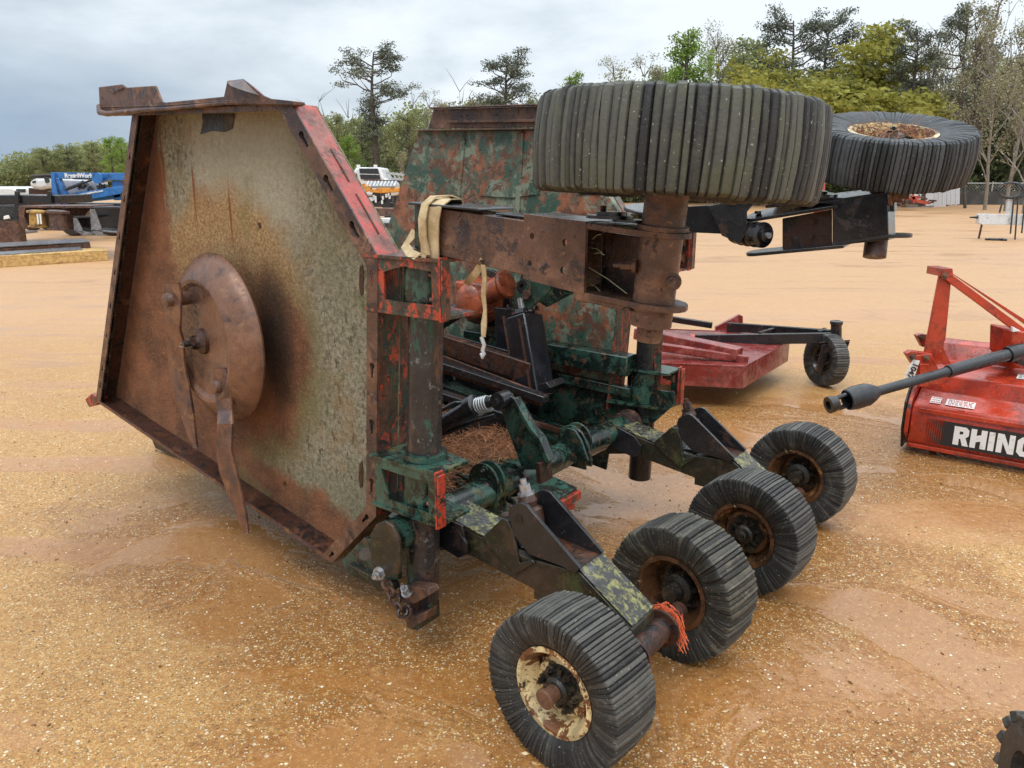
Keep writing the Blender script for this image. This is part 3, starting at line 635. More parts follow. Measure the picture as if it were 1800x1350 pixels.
far, wF = wing(-1, 'far wing deck with green paint peeled to orange primer')
# angle bar along the near wing's rear edge
a_ = OUT[3]; b_ = OUT[4]
for off, wd, m_ in ((0.0, .052, 'redgreen'),):
    MB().bx(0, 0, 0, 0, 0, 0)
m = MB(); m.prism([wN(a_[0] - .002, A0 + .006, a_[1] + .01), wN(b_[0] - .002, A0 + .006, b_[1] + .01), wN(b_[0] - .002, A0 + .06, b_[1] + .01), wN(a_[0] - .002, A0 + .06, a_[1] + .01)], EL * .008); m.build('rear_frame_angle', mt['redgreen'], near, bevel=.002)
m = MB(); m.prism([wF(a_[0] - .002, A0 + .006, a_[1] + .01), wF(b_[0] - .002, A0 + .006, b_[1] + .01), wF(b_[0] - .002, A0 + .06, b_[1] + .01), wF(a_[0] - .002, A0 + .06, a_[1] + .01)], EL * .008); m.build('rear_frame_angle', mt['redgreen'], far, bevel=.002)
# recess shade painted as a flat dark patch under the top edge, long slots by the rear flange
m = MB(); m.prism([onA(x, y, A0 - .004) for x, y in ((355, 200), (412, 200), (408, 226), (395, 232), (372, 230), (352, 236), (356, 216))], EA * .003); m.build('recess_shade_patch', mt['hubdark'], near, smooth=0)
for q in (((632, 470), (637, 465), (639, 480), (638, 515), (634, 520), (631, 505)), ((632, 815), (636, 810), (638, 830), (637, 855), (633, 858), (630, 840)), ((452, 392), (456, 391), (459, 399), (456, 402)), ((367, 568), (372, 566), (373, 571), (369, 573)), ((497, 848), (501, 846), (503, 852), (499, 854))):
    m = MB(); m.prism([onA(x, y, A0 - .003) for x, y in q], EA * .002); m.build('slot', mt['rust_dark'], near, smooth=0)
# bent and torn rail along the top of the near wing
def torn_rail():
    m = MB(); r = random.Random(4)
    pts = [(176, 187, .0), (215, 191, .0), (250, 190, .0), (290, 186, 0), (330, 184, 0), (370, 182, 0), (400, 177, 0), (430, 176, 0), (470, 178, 0), (505, 180, 0), (531, 181, 0)]
    up = [(172, 152), (214, 148), (222, 153), (273, 150), (284, 178), (290, 179), (392, 170), (398, 141), (425, 140), (445, 152), (462, 166), (475, 172), (500, 174), (531, 178)]
    # upright web with torn outline
    low = [(176, 197), (215, 198), (290, 193), (400, 184), (531, 184)]
    m.prism([onA(x, y, A1 - .03) for x, y in up] + [onA(x, y, A1 - .03) for x, y in reversed(low)], EA * .008)
    # second web behind makes the far lip
    m.prism([onA(x + 2, y + 4, A1 + .06) for x, y in ((196, 190), (214, 186), (245, 189), (300, 183), (392, 176), (470, 175), (531, 180))] + [onA(x, y + 4, A1 + .06) for x, y in ((531, 186), (300, 196), (200, 200))], EA * .007)
    # curled lip under the left end
    c = [onA(174, 186, A1 - .03), onA(178, 198, A1 - .045), onA(190, 200, A1 - .06), onA(215, 198, A1 - .055), onA(255, 194, A1 - .04), onA(300, 190, A1 - .03), onA(395, 182, A1 - .025), onA(470, 180, A1 - .01), onA(531, 183, A1)]
    m.path(c, [.010, .014, .012, .012, .010, .008, .008, .007, .006], 6)
    # flat top plate between the two webs
    m.prism([onA(178, 190, A1 - .03), onA(290, 186, A1 - .03), onA(400, 180, A1 - .03), onA(531, 181, A1 - .01), onA(524, 183, A0 + .01), onA(300, 188, A0 + .01), onA(200, 192, A0 + .01)], EZ * .006)
    # peeled-back flap
    c = onA(398, 165, A1 - .03)
    m.prism([onA(396, 143, A1 - .038), onA(424, 141, A1 - .038), onA(455, 166, A1 - .036), onA(430, 160, A1 - .075), onA(405, 152, A1 - .08)], EA * .006)
    o = m.build('bent_top_rail', mt['rust'], near, bevel=.003, smooth=25, rough=.006)
    return o
torn_rail()
m = MB(); m.prism([onA(x, y, A1 - .036) for x, y in ((197, 166), (203, 160), (212, 158), (217, 154), (206, 157), (198, 163))], EA * .003); m.build('crack', mt['rust_dark'], near, smooth=0)
# wedge at the rear top corner, where skirt and rail meet
# rail along the top of the far wing
AF = 2 * AC - A0
m = MB()
tl = onA(735, 222, AF); tr = OUT[2]
a0 = wF(OUT[1][0] + .02, A0 + .05, OUT[1][1]); a1 = wF(OUT[2][0] - .10, A0 + .05, OUT[2][1])
m.prism([a0, a1, a1 + EA * .16, a0 + EA * .16], EZ * .008); m.build('top_plate', mt['rust'], far, bevel=.002)
m = MB(); b0 = a0 + EA * .02 - EL * .12 + EZ * .01; b1 = a1 + EA * .02 + EZ * .01
m.prism([b0, b0 + EZ * .10 - EL * .04, b1 + EZ * .10, b1], EA * .01); m.prism([b0 + EZ * .10 - EL * .04, b1 + EZ * .10, b1 + EZ * .10 - EA * .04, b0 + EZ * .10 - EL * .04 - EA * .04], EZ * .008)
m.beam(b0 + EZ * .03 - EL * .16 - EA * .012, b1 + EZ * .03 - EA * .012, .02, .014)
m.build('top_rail', mt['rust'], far, bevel=.002, rough=.003)
# folds pressed into the far wing
for x0, y0, x1, y1, wd in ((917, 232, 905, 470, .03), (816, 240, 800, 430, .02)):
    m = MB(); p = onA(x0, y0, AF - .008); q = onA(x1, y1, AF - .008); m.beam(p, q, wd, .018, up=EA); m.build('pressed_rib', mt['wing_top'], far, bevel=.006)
m = MB(); m.prism([onA(x, y, AF - .016) for x, y in ((845, 318), (900, 312), (948, 322), (946, 342), (898, 348), (842, 344))], EA * .008); m.build('patch_plate', mt['wing_top'], far, bevel=.002)
m = MB(); m.prism([onA(x, y, AF - .012) for x, y in ((1012, 322), (1053, 322), (1053, 342), (1012, 342))], EA * .006); m.build('faded_decal_plate', mt['wing_top'], far, bevel=.001)
# channels across the foot of the far wing
m = MB()
for (x0, y0, x1, y1, w_, h_, dd) in ((950, 612, 1110, 642, .10, .10, .05), (950, 650, 1110, 690, .05, .05, .03)):
    m = MB(); p = onA(x0, y0, AF - dd); q = onA(x1, y1, AF - dd); m.beam(p + EL * .5, q, w_, h_); m.build('deck_channel', mt['green'], far, bevel=.006, rough=.002)
m = MB(); m.prism([onA(x, y, AF - .02) for x, y in ((940, 655), (1185, 690), (1185, 712), (1150, 742), (1080, 748), (940, 742))], EA * .012); m.build('lower_apron', mt['green'], far, rough=.003)
m = MB(); m.prism([onA(x, y, AF - .03) for x, y in ((800, 600), (945, 615), (945, 740), (800, 700))], EA * .02); m.build('inner_apron', mt['blackgloss'], far, bevel=.003)
m = MB(); m.prism([wF(OUT[3][0] - .03, A0 + .0, OUT[3][1]), wF(OUT[4][0] - .26, A0 + .0, OUT[4][1] + .1), wF(OUT[4][0] - .26, A0 + .0, OUT[4][1] + .75), wF(OUT[3][0] - .24, A0, OUT[3][1])], -EA * .006); m.build('rear_gusset', mt['redgreen'], far)
# gearbox on the far wing
gb = onA(838, 528, AF - .16)
m = MB(); m.lathe([(-.17, .10), (-.14, .135), (-.05, .135), (-.02, .115), (.0, .115), (.02, .105), (.07, .10), (.10, .06), (.10, 0)], gb, -EA + EL * -.35 + EZ * .1, 20)
m.tube(gb - EA * .02, gb - EA * .02 + EL * -.20 + EZ * .10, .055, .062); m.tube(gb + EL * -.20 + EZ * .10 - EA * .02, gb + EL * -.225 + EZ * .11 - EA * .02, .075)
for k in range(5):
    t = k * 1.25; m.tube(gb + EL * -.20 + EZ * .10 - EA * .02, gb + EL * -.225 + EZ * .11 - EA * .02 , .078)
m.box(gb + EZ * .02, EL * .10, EA * .07, EZ * .085); m.build('gearbox', mt['gear'], far, bevel=.012, smooth=50)
m = MB(); m.lathe([(0, .13), (.03, .16), (.05, .16), (.05, 0)], gb + EA * .14, -EA, 20); m.tube(gb + EL * .1 - EZ * .05, gb + EL * .45 - EZ * .3 - EA * .2, .045); m.build('driveline_shield', mt['black'], far, bevel=.004)
# ---------------------------------------------------------------- blade carrier on the near wing
hub = onA(396, 594, A0 - .06)
pan = MB(); ax = -(Matrix.Rotation(R(-7), 3, 'Z') @ EA)
pan.lathe([(-.05, .10), (.0, .26), (.01, .330), (.014, .340), (.022, .343), (.036, .338), (.058, .318), (.098, .262), (.106, .244), (.104, .230), (.092, .215), (.082, .10), (.09, .06), (.09, 0)], hub, ax, 56)
pn = pan.build('blade_pan', mt['rust_pan'], mower, smooth=25)
m = MB(); m.lathe([(.09, 0), (.09, .052), (.105, .050), (.118, .030), (.13, .028)], hub, ax, 24); m.hexbolt(hub + ax * .118, ax, .024, .04, False); m.tube(hub + ax * .10, hub + ax * .172, .012)
m.build('hub_nut', mt['rust_dark'], pn, smooth=30)
m = MB(); c = hub + ax * .15; m.path([c + EZ * .012, c + ax * .02 + EL * .02, c - EZ * .02 + EL * .03, c + EL * .07 - EZ * .02], .0022, 5); m.build('cotter_wire', mt['boltgrey'], pn)
def blade(px, pw, label, a0, kink, a_tip):
    # list of (centre x, centre y, half width px, a)
    m = MB(); prev = None; vs = []; th = .011
    for (x, y, hw, a) in pw:
        l_ = onA(x - hw, y, a); r_ = onA(x + hw, y, a); vs += [l_, r_, r_ + EA * th, l_ + EA * th]
    fs = [(0, 1, 2, 3)]
    for i in range(len(pw) - 1):
        o = i * 4
        for k in range(4): fs.append((o + k, o + (k + 1) % 4, o + 4 + (k + 1) % 4, o + 4 + k))
    fs.append(tuple(reversed([len(vs) - 4 + k for k in range(4)]))); m.add(vs, [tuple(reversed(f)) for f in fs])
    o = m.build('blade', mt['blade'], pn, bevel=.002, smooth=25); o['label'] = label
    return o
AB = 1.588
blade(0, [(301, 497, 12, AB), (302, 512, 15, AB), (302, 560, 14, AB), (303, 580, 12, AB + .005), (308, 600, 13, AB + .03), (309, 640, 14, AB + .035), (316, 680, 15, AB + .035), (328, 730, 11, AB + .035), (337, 770, 6, AB + .035), (342, 788, 3, AB + .035)], 'left blade hanging from the edge of the pan', 0, 0, 0)
AB2 = 1.622
blade(0, [(386, 647, 9, AB2), (389, 665, 14, AB2), (392, 700, 14, AB2), (394, 722, 12, AB2 - .01), (394, 745, 13, AB2 - .045), (392, 790, 13, AB2 - .05), (400, 830, 15, AB2 - .05), (412, 870, 12, AB2 - .05), (424, 910, 8, AB2 - .05), (432, 938, 3, AB2 - .05)], 'lower blade reaching past the bottom edge of the deck', 0, 0, 0)
for x, y, ab in ((298, 527, AB), (382, 679, AB2)):
    m = MB(); p = onA(x, y, ab - .002); m.lathe([(-.1, .028), (.006, .028), (.008, .027), (.018, .024), (.021, .019), (.021, 0)], p, -EA, 24); m.build('blade_bolt', mt['rust_pan'], pn, smooth=40)
# small red hook at the near wing's front foot, black skid shoe of the middle deck beyond
m = MB(); p = onA(160, 704, A1); m.prism([onA(x, y, A1) for x, y in ((149, 702), (160, 692), (172, 700), (170, 712), (156, 716))], EA * .05); m.build('hinge_stub', mt['redbright'], near, bevel=.004)
sk0 = onZ(288, 797); m = MB(); m.prism([sk0 + EL * .16 + EZ * .12, sk0 + EL * .10 + EZ * .01, sk0 + EL * -.16 + EZ * .005, sk0 + EL * -.24 + EZ * .10, sk0 + EL * -.2 + EZ * .16], EA * .09); m.build('skid_shoe', mt['blackgloss'], mower, bevel=.006)
# ---------------------------------------------------------------- uprights: wing wheel tubes and their brackets
def tube_and_brackets(w, par, side, tm):
    ea = EA * side
    top = w(1.675, 1.79, 1.40); bot = w(1.72, 1.76, .115); ax = (bot - top).normalized()
    m = MB(); m.tube(top, bot, .0575, n=36); m.build('wheel_tube', tm, par, smooth=30, rough=.0008)
    at = lambda h: top + ax * ((top.z - h) / -ax.z)
    for h0, h1, mm, which in ((1.205, 1.372, mt['redgreen'] if side < 0 else mt['redbright'], 'upper'), (.53, .70, mt['greenwet'], 'lower')):
        c = at((h0 + h1) / 2); cl, ca, ch = lah(c); ca = ca if side > 0 else 2 * AC - ca
        lF = 1.868; lB = cl - .135
        # side face with a window, on the outer side of the tube
        af = ca - .085; s = .0
        ho = [(lF - .02, h0), (lB, h0), (lB, h1 - .004), (lF - .02, h1)]; wi = [(lF - .085, h0 + .03), (lB + .035, h0 + .026), (lB + .035, h1 - .035), (lF - .05, h1 - .035)] if which == 'lower' else [(lF - .085, h0 + .035), (cl + .03, h0 + .033), (lB + .035, h0 + .035), (lB + .035, h1 - .03), (cl + .02, h1 - .022), (lF - .085, h1 - .045)]
        br = MB().prism([w(l, af, h) for l, h in ho], ea * .008, [[w(l, af, h) for l, h in wi]]).build('wheel_tube_bracket', mt['redgreen'] if which == 'upper' else mt['greenwet'], par, smooth=20)
        br['label'] = which + ' bracket holding the wheel tube'
        for hh, t in ((h1 - .002, .010), (h0 - .008, .010)):   # top and bottom plates with a ring cut for the tube
            cc = at(hh); l0, a0_, _ = lah(cc); a0_ = a0_ if side > 0 else 2 * AC - a0_
            ring = [w(l0 + .060 * math.cos(k * math.pi / 12), a0_ + .060 * math.sin(k * math.pi / 12), hh) for k in range(24)]
            MB().prism([w(lF, af - .006, hh), w(lB - .012, af - .006, hh), w(lB - .012, af + .15, hh), w(lF - .02, af + .19, hh), w(lF, af + .19, hh)], EZ * t, [ring]).build('bracket_plate', mt['redgreen'] if which == 'upper' else mt['greenwet'], par, bevel=0, smooth=20)
        # end plate and bolts
        MB().prism([w(lB - .004, af - .014, h0 - .012), w(lB - .004, af + .022, h0 - .012), w(lB - .004, af + .022, h1 + .014), w(lB - .004, af - .014, h1 + .014)], EL * -.009).build('end_plate', mt['redbright'], par, bevel=.002, smooth=20)
        MB().prism([w(lB - .020, af - .02, h0 - .004), w(lB - .020, af + .016, h0 - .004), w(lB - .020, af + .016, h1 + .006), w(lB - .020, af - .02, h1 + .006)], EL * -.006).build('clamp_plate', mt['redbright'] if which=='lower' else mt['redgreen'], par, bevel=.002, smooth=20)
        m = MB()
        for hh in (h0 + .045, h1 - .045):
            m = MB(); m.hexbolt(w(lB + .006, af + .03, hh), EL, .014, .045); m.build('bracket_bolt', mt['rust_pan'], par, smooth=25)
        # green collar hugging the tube inside
        m = MB(); m.lathe([(-.078, .0585), (-.078, .072), (.078, .072), (.078, .0585)], at((h0 + h1) / 2), ax, 30, close=True); m.build('collar', mt['greenwet'], par, smooth=30)
        if side > 0 and which == 'lower':
            m = MB(); m.lathe([(-.02, .0585), (-.02, .078), (.0, .078), (.0, .0585)], at(h1 + .01), ax, 30, close=True); m.build('shiny_ring', mt['greenwet'], par, smooth=30)
    return at, ax
atN, axN = tube_and_brackets(wN, mower, 1, mt['tube'])
atF, axF = tube_and_brackets(wF, mower, -1, mt['black'])
# clamp band on the far wing's upright, as seen between the arms
# foot of the near tube: cut on the slant, two ears with a bolt, and chain
foot = atN(.115); e = -axN
m = MB(); m.prism([foot + EL * .058 + EZ * .0 - EA * .03, foot - EL * .06 + EZ * .07 - EA * .03, foot - EL * .06 + EZ * .0 - EA * .03, foot + EL * .0 - EZ * .055 - EA * .03, foot + EL * .05 - EZ * .06 - EA * .03], EA * .06)
m.build('tube_foot', mt['green'], mower, bevel=.004)
cp = foot - EA * .075 + EL * .02
FOOT_PLATES = 1
def chain(pts, r, lw, mat, par, name='chain'):
    m = MB(); P_ = [V(p) for p in pts]; d = 0
    for i in range(len(P_) - 1):
        a, b = P_[i], P_[i + 1]; ax_ = (b - a).normalized(); s = ax_.orthogonal().normalized()
        if i % 2: s = ax_.cross(s)
        L_ = (b - a).length * .66; c = (a + b) / 2; ring = [c + ax_ * (L_ * math.cos(t * math.pi / 6)) + s * lw * math.sin(t * math.pi / 6) for t in range(12)]
        m.path(ring + [ring[0]], r, 6, caps=False)
    return m.build(name, mat, par, smooth=60)
chain([onA(678, 1022, 1.66), onA(684, 1035, 1.655), onA(690, 1048, 1.65), onA(697, 1060, 1.65), onA(704, 1072, 1.655), onA(712, 1080, 1.66), onA(720, 1070, 1.66)], .006, .018, mt['rust'], mower)
def slab0(px, a, depth, mat, name):
    m = MB(); m.prism([onA(x, y, a) for x, y in px], EA * depth); return m.build(name, mat, mower, bevel=.003, smooth=25)
slab0([(700, 1036), (718, 1030), (752, 1036), (756, 1046), (728, 1062), (704, 1060)], 1.672, .05, mt['rust'], 'clevis')
slab0([(704, 1072), (716, 1100), (722, 1106), (748, 1090), (752, 1074), (730, 1082)], 1.675, .05, mt['rust'], 'clevis')
slab0([(722, 1055), (734, 1055), (734, 1092), (724, 1094)], 1.70, .02, mt['rust_dark'], 'clevis_web')
m = MB(); m.hexbolt(onA(717, 1044, 1.668) + EZ * .005, (EZ * .8 - EA * .6).normalized(), .015, .03); m.build('clevis_bolt', mt['boltgrey'], mower, smooth=30)
# ---------------------------------------------------------------- near wing: wheel arm reaching back over the deck
AN = 1.735; AM = AN + .10
def slab(px, a, depth, mat, name, par=mower, holes=None, bevel=.003, smooth=25, rough=0):
    m = MB(); m.prism([onA(x, y, a) for x, y in px], EA * depth, [[onA(x, y, a) for x, y in h] for h in holes] if holes else None)
    return m.build(name, mat, par, bevel=0 if holes else bevel, smooth=smooth, rough=rough)
arm = slab([(741, 362), (925, 388), (930, 486), (741, 442)], AN, .12, mt['rust'], 'wheel_arm', rough=0.0); arm['label'] = 'near wing wheel arm of rusty box beam'
def cir(cx, cy, rx, ry, n_=10): return [(cx + rx * math.cos(k * 2 * math.pi / n_), cy + ry * math.sin(k * 2 * math.pi / n_)) for k in range(n_)]
slab([(921, 376), (1030, 390), (1030, 400), (1026, 518), (919, 490)], AN - .014, .012, mt['rust'], 'bolt_plate', arm, [cir(935, 415, 4, 6), cir(993, 426, 4.5, 6.5), cir(931, 463, 4, 6), cir(989, 475, 4.5, 6.5)])
slab([(921, 376), (1030, 390), (1032, 398), (921, 384)], AN, .15, mt['black'], 'bolt_plate', arm)
slab([(716, 355), (840, 366), (842, 371), (716, 360)], AN - .02, .17, mt['black'], 'end_cap_plate', arm)
slab([(728, 360), (740, 361), (740, 440), (728, 436)], AN + .01, .10, mt['green'], 'end_plate', arm)
# upper and lower fork plates, running back to the spindle
def forkplate(y0, y1, th, name, mat):
    p0 = onA(1028, y0, AN - .005); p1 = onA(1200, y1, AN - .005); m = MB()
    l0, _, h0 = lah(p0); l1, _, h1 = lah(p1); sl = (h1 - h0) / (l1 - l0)
    pts = [(l0, AN - .012)]; lc, ac = .865, AN + .045
    for k in range(9): t = -math.pi / 2 - k * math.pi / 8; pts.append((lc + .070 * math.cos(t), ac + .070 * math.sin(t)))
    pts.append((l0, AM + .03))
    m.prism([L3(l, a, h0 + (l - l0) * sl) for l, a in pts], EZ * th); return m.build(name, mat, arm, bevel=.002, smooth=30)
forkplate(402, 424, .016, 'fork_plate', mt['rust']); forkplate(524, 556, .016, 'fork_plate', mt['rust'])
slab([(1030, 400), (1060, 404), (1056, 520), (1026, 514)], AN + .10, .012, mt['rust_dark'], 'fork_web', arm)
slab([(1010, 400), (1185, 425), (1175, 545), (1006, 512)], AN + .115, .010, mt['rust_dark'], 'fork_web', arm)
slab([(1006, 509), (1100, 530), (1110, 548), (1012, 527)], AN - .012, .12, mt['rust'], 'weld_bead', arm, rough=.003)
# discs lying on the arm
for x, y, r_, t in ((1072, 378, .062, .008), (1075, 374, .040, .012), (1110, 384, .05, .006)):
    p = onA(x, y + 6, AN + .06); MB().lathe([(0, 0), (0, r_), (t, r_), (t, 0)], p, V((.02, 0, 1)), 28).build('shim', mt['black'], arm, smooth=30)
p = onA(1060, 382, AN + .06); MB().tube(p, p + EZ * .03, .008).build('grease_nipple', mt['rust_dark'], arm)
slab([(870, 374), (928, 381), (928, 384), (870, 378)], AN + .01, .08, mt['black'], 'shim', arm)
SP0 = L3(.889, 1.775, 1.215); SP1 = L3(.855, 1.775, 1.60); sa = (SP1 - SP0).normalized()
m = MB(); m.tube(SP0 + sa * .03, SP1, .0535, n=32); m.lathe([(-.012, .0), (-.012, .031), (.03, .034), (.05, .05), (.06, .05)], SP0, sa, 30)
sp_ = m.build('spindle', mt['rust'], arm, smooth=30)
m = MB(); c = onA(1182, 495, 1.72); m.hexbolt(c, (EL * -.5 - EA).normalized(), .015, .03); m.build('set_bolt', mt['rust'], arm); m = MB(); m.hexbolt(onA(1120, 468, 1.735), (EL * 1 - EA * .2).normalized(), .012, .045); m.build('set_bolt', mt['rust'], arm)
m = MB(); cfl = lah(SP0 + sa * .055)
m.lathe([(0, .05), (0, .064), (.014, .064), (.014, .05)], SP0 + sa * .075, sa, 32, close=True); m.build('spindle_flange', mt['rust'], arm, smooth=30); m = MB(); m.lathe([(0, .05), (0, .064), (.018, .064), (.018, .05)], SP0 + sa * .265, sa, 32, close=True); m.build('spindle_flange', mt['rust'], arm, smooth=30)
# ---------------------------------------------------------------- wheels with laminated tyres
def tyre_mesh(mb, Rr, r0, w_, o, ax, nl, seed, jag=.002, groove=.006, flat=.0, rnd=0.0):
    ax = V(ax).normalized(); a = ax.orthogonal().normalized(); b = ax.cross(a); r = random.Random(seed); h = w_ / 2
    sh = Rr * .045
    prof = [(-h * .72, r0), (-h * .90, r0 + (Rr - r0) * .22), (-h, r0 + (Rr - r0) * .55), (-h * 1.0, Rr - sh * 1.1), (-h * .96, Rr - sh * .35), (-h * .86, Rr - .003), (-h * .4, Rr), (0, Rr + .001), (h * .4, Rr), (h * .86, Rr - .003), (h * .96, Rr - sh * .35), (h * 1.0, Rr - sh * 1.1), (h, r0 + (Rr - r0) * .55), (h * .90, r0 + (Rr - r0) * .22), (h * .72, r0)]
    if rnd:
        prof = [(x * (1 - rnd * .10 * (1 if abs(x) > h * .83 and q_ > Rr - sh * .9 else 0)), q_ - rnd * .010 * (abs(x) / h) ** 2 * (1 if q_ > Rr - sh * 1.2 else 0)) for x, q_ in prof]
    m_ = len(prof); ang = [0]
    for i in range(nl): ang.append(ang[-1] + r.uniform(.72, 1.35))
    tot = ang[-1]; ang = [x / tot * 2 * math.pi for x in ang]; cols = []
    for i in range(nl):
        a0, a1 = ang[i], ang[i + 1]; d = a1 - a0; jr = r.gauss(0, jag * .55); jw1 = r.gauss(0, jag); jw2 = r.gauss(0, jag); t = r.random(); sk = r.gauss(0, .07) * d
        cols += [(a0 + d * .04, jr - groove, jw1, jw2, max(0, t * .2), sk), (a0 + d * .16, jr - groove * .12, jw1, jw2, t, sk), (a0 + d * .5, jr + .0008, jw1, jw2, min(1, t + .1), sk), (a0 + d * .84, jr - groove * .12, jw1, jw2, t, sk)]
    o = V(o); vs = []; tn = []; NC = len(cols)
    for (th, jr, j1, j2, t, sk) in cols:
        for i, (x, rad) in enumerate(prof):
            k = (rad - r0) / (Rr - r0); xx = x
            gsid = groove * .45 if t < .21 and jr < -groove * .5 else 0
            if i in (2, 3, 4): xx = x + j1 * .6 + gsid
            if i in (10, 11, 12): xx = x + j2 * .6 - gsid
            rr = rad + (jr + r.gauss(0, jag * .18)) * max(0, k) ** 2; th2 = th + sk * (x / h) + .06 * (1 - k) * (1 if x < 0 else -1) * 0
            tt = t * (.45 if i < 4 or i > 10 else 1.0) if t > .21 else t; vs.append(o + ax * xx + (a * math.cos(th2) + b * math.sin(th2)) * rr); tn.append(tt)
    fs = []
    for c in range(NC):
        c2 = (c + 1) % NC
        for i in range(m_ - 1): fs.append((c * m_ + i, c * m_ + i + 1, c2 * m_ + i + 1, c2 * m_ + i))
    of = len(mb.v); mb.v += vs; mb.f += [tuple(reversed([q + of for q in f])) for f in fs]; mb.tone += tn
def wheel(o, ax, Rr, w_, r0, par, rim_m, rub, seed, face, nl=86, label=None, jag=.002, cap='cap', rnd=0.0):
    """face = +1: hub outer face looks along ax; -1 the other side carries the bolted flange"""
    ax = V(ax).normalized(); o = V(o); h = w_ / 2; m = MB()
    # rim: two lips and a dished disc
    m.lathe([(-h * .78, r0 + .004), (-h * .80, r0 - .012), (-h * .55, r0 - .022), (-h * .2, r0 - .035), (h * .2, r0 - .035), (h * .55, r0 - .022), (h * .80, r0 - .012), (h * .78, r0 + .004)], o, ax, 44)
    m.lathe([(h * .15, r0 - .034), (h * .05, r0 * .80), (h * .30, r0 * .66), (h * .34, r0 * .40), (h * .34, .02), (h * .26, .02), (h * .22, r0 * .66), (-h * .03, r0 * .8), (h * .05, r0 - .034)], o, ax, 44)
    for k in range(5): t = k * 1.2566 + .3; pass
    rim = m.build('wheel', rim_m, par, smooth=35)
    if label: rim['label'] = label
    t = MB(); tyre_mesh(t, Rr, r0, w_, o, ax, nl, seed, jag, rnd=rnd); t.build('tyre', rub, rim, smooth=28)
    m = MB(); a = ax.orthogonal().normalized(); b = ax.cross(a); s = 1
    m.lathe([(h * .30, r0 * .52), (h * .38, r0 * .50), (h * .40, r0 * .34), (h * .62, r0 * .30), (h * .70, r0 * .24), (h * .70, 0)], o, ax, 28)
    for k in range(6):
        t_ = k * math.pi / 3 + .4; q = o + (a * math.cos(t_) + b * math.sin(t_)) * r0 * .46; m.hexbolt(q + ax * h * .36, ax, .011, .022); m.beam(o + ax * h * .44 + (a * math.cos(t_ + .5) + b * math.sin(t_ + .5)) * r0 * .26, o + ax * h * .40 + (a * math.cos(t_ + .5) + b * math.sin(t_ + .5)) * r0 * .46, .014, .02, ax)
    m.lathe([(-h * .1, r0 * .45), (-h * .35, r0 * .42), (-h * .45, r0 * .28), (-h * .9, r0 * .22), (-h * .9, 0)], o, ax, 28)
    for k in range(6): t_ = k * math.pi / 3 + .4; q = o + (a * math.cos(t_) + b * math.sin(t_)) * r0 * .46; m.hexbolt(q + ax * h * .02, -ax, .011, .022)
    m.build('hub', mt['hubdark'], rim, smooth=30)
    if cap == 'cap':
        m = MB(); m.lathe([(h * .6, .024), (h * 1.05, .024), (h * 1.08, .030), (h * 1.16, .030), (h * 1.20, .024), (h * 1.20, 0)], o, ax, 24); m.build('axle_end', mt['rust_pan'], rim, smooth=30)
    if cap == 'small':
        m = MB(); m.lathe([(h * .6, .020), (h * .82, .020), (h * .86, .016), (h * .86, 0)], o, ax, 20); m.hexbolt(o + ax * h * .86, ax, .012, .01, False); m.build('axle_end', mt['hubdark'], rim, smooth=30)
    return rim
WR = .243
def wpos(px, py, lab, a): return None
tail = []
def gw(px, py):                                   # contact point -> hub position
    p = onZ(px, py, 0); return p + EZ * WR
W1, W2, W3, W4 = [onZ(x, y, WR - .013) for x, y in ((1000, 1196), (1198, 1030), (1318, 932), (1407, 832))]; WAX = (-EA + EL * .10).normalized()
wheel(W1 - EZ * .004, (-EA + EL * .11), WR - .006, .185, .132, mower, mt['cream'], mt['rub_clean'], 1, 1, 104, 'nearest tail wheel with cream paint flaking off its rim', .0018)
wheel(W2, -(-EA + EL * .12), WR, .185, .132, mower, mt['rimrust'], mt['rub_worn'], 2, 1, 96, 'second tail wheel with pale frayed tread', .0055, 'none')
wheel(W3, (-EA + EL * .10), WR, .185, .132, mower, mt['rimrust'], mt['rub_clean'], 3, 1, 104, 'third tail wheel with patches of cream paint', .0022, 'small')
wheel(W4, -(-EA + EL * .06), WR, .18, .132, mower, mt['rimrust'], mt['rub_clean'], 4, 1, 104, 'farthest tail wheel with rust-brown rim', .0022, 'none')
WT1 = L3(.835, 1.765, 1.672); WT2 = onA(1562, 264, 3.50)
wheel(WT1, V((.06, .02, 1)), .338, .218, .18, mower, mt['rimrust'], mt['rub_moss'], 5, 1, 96, 'near wing wheel lying level on top with mossy tread', .0028, 'small', .3)
ax2 = (V((-.02, -.27, 1))).normalized()
wheel(WT2, ax2, .315, .19, .165, mower, mt['cream'], mt['rub_blue'], 6, 1, 110, 'far wing wheel tipped so its rusty rim faces up', .0022, 'small', .4)
# ---------------------------------------------------------------- far wing's wheel arm
def slabF(px, a, depth, mat, name, par=None, **k): return slab(px, a, depth, mat, name, par or mower, **k)
AFN = 3.34
farm = slabF([(1150, 366), (1290, 358), (1290, 412), (1200, 408), (1150, 402)], AFN, .11, mt['blackgloss'], 'wheel_arm'); farm['label'] = 'far wing wheel arm painted black'
c = onA(1156, 372, AFN + .05); MB().lathe([(0, 0), (0, .16), (.010, .16), (.014, .155), (.014, 0)], c - EZ * .0, V((.05, -.13, 1)), 40).build('pivot_cap', mt['black'], farm, smooth=30)
MB().tube(c - EZ * .01, c - EZ * .07, .13, .10, 32).build('pivot_housing', mt['greenwet'], farm)
slabF([(1245, 362), (1290, 352), (1330, 352), (1312, 372), (1312, 408), (1300, 428), (1268, 414)], AFN - .03, .012, mt['black'], 'gusset', farm)
m = MB(); m.beam(onA(1285, 358, AFN + .02), onA(1465, 345, AFN + .04), .13, .012); m.build('top_strap', mt['black'], farm, bevel=.002)
kp = onA(1328, 412, AFN + .02)
kax = (-EA * .5 - EL * .85).normalized()
m = MB()
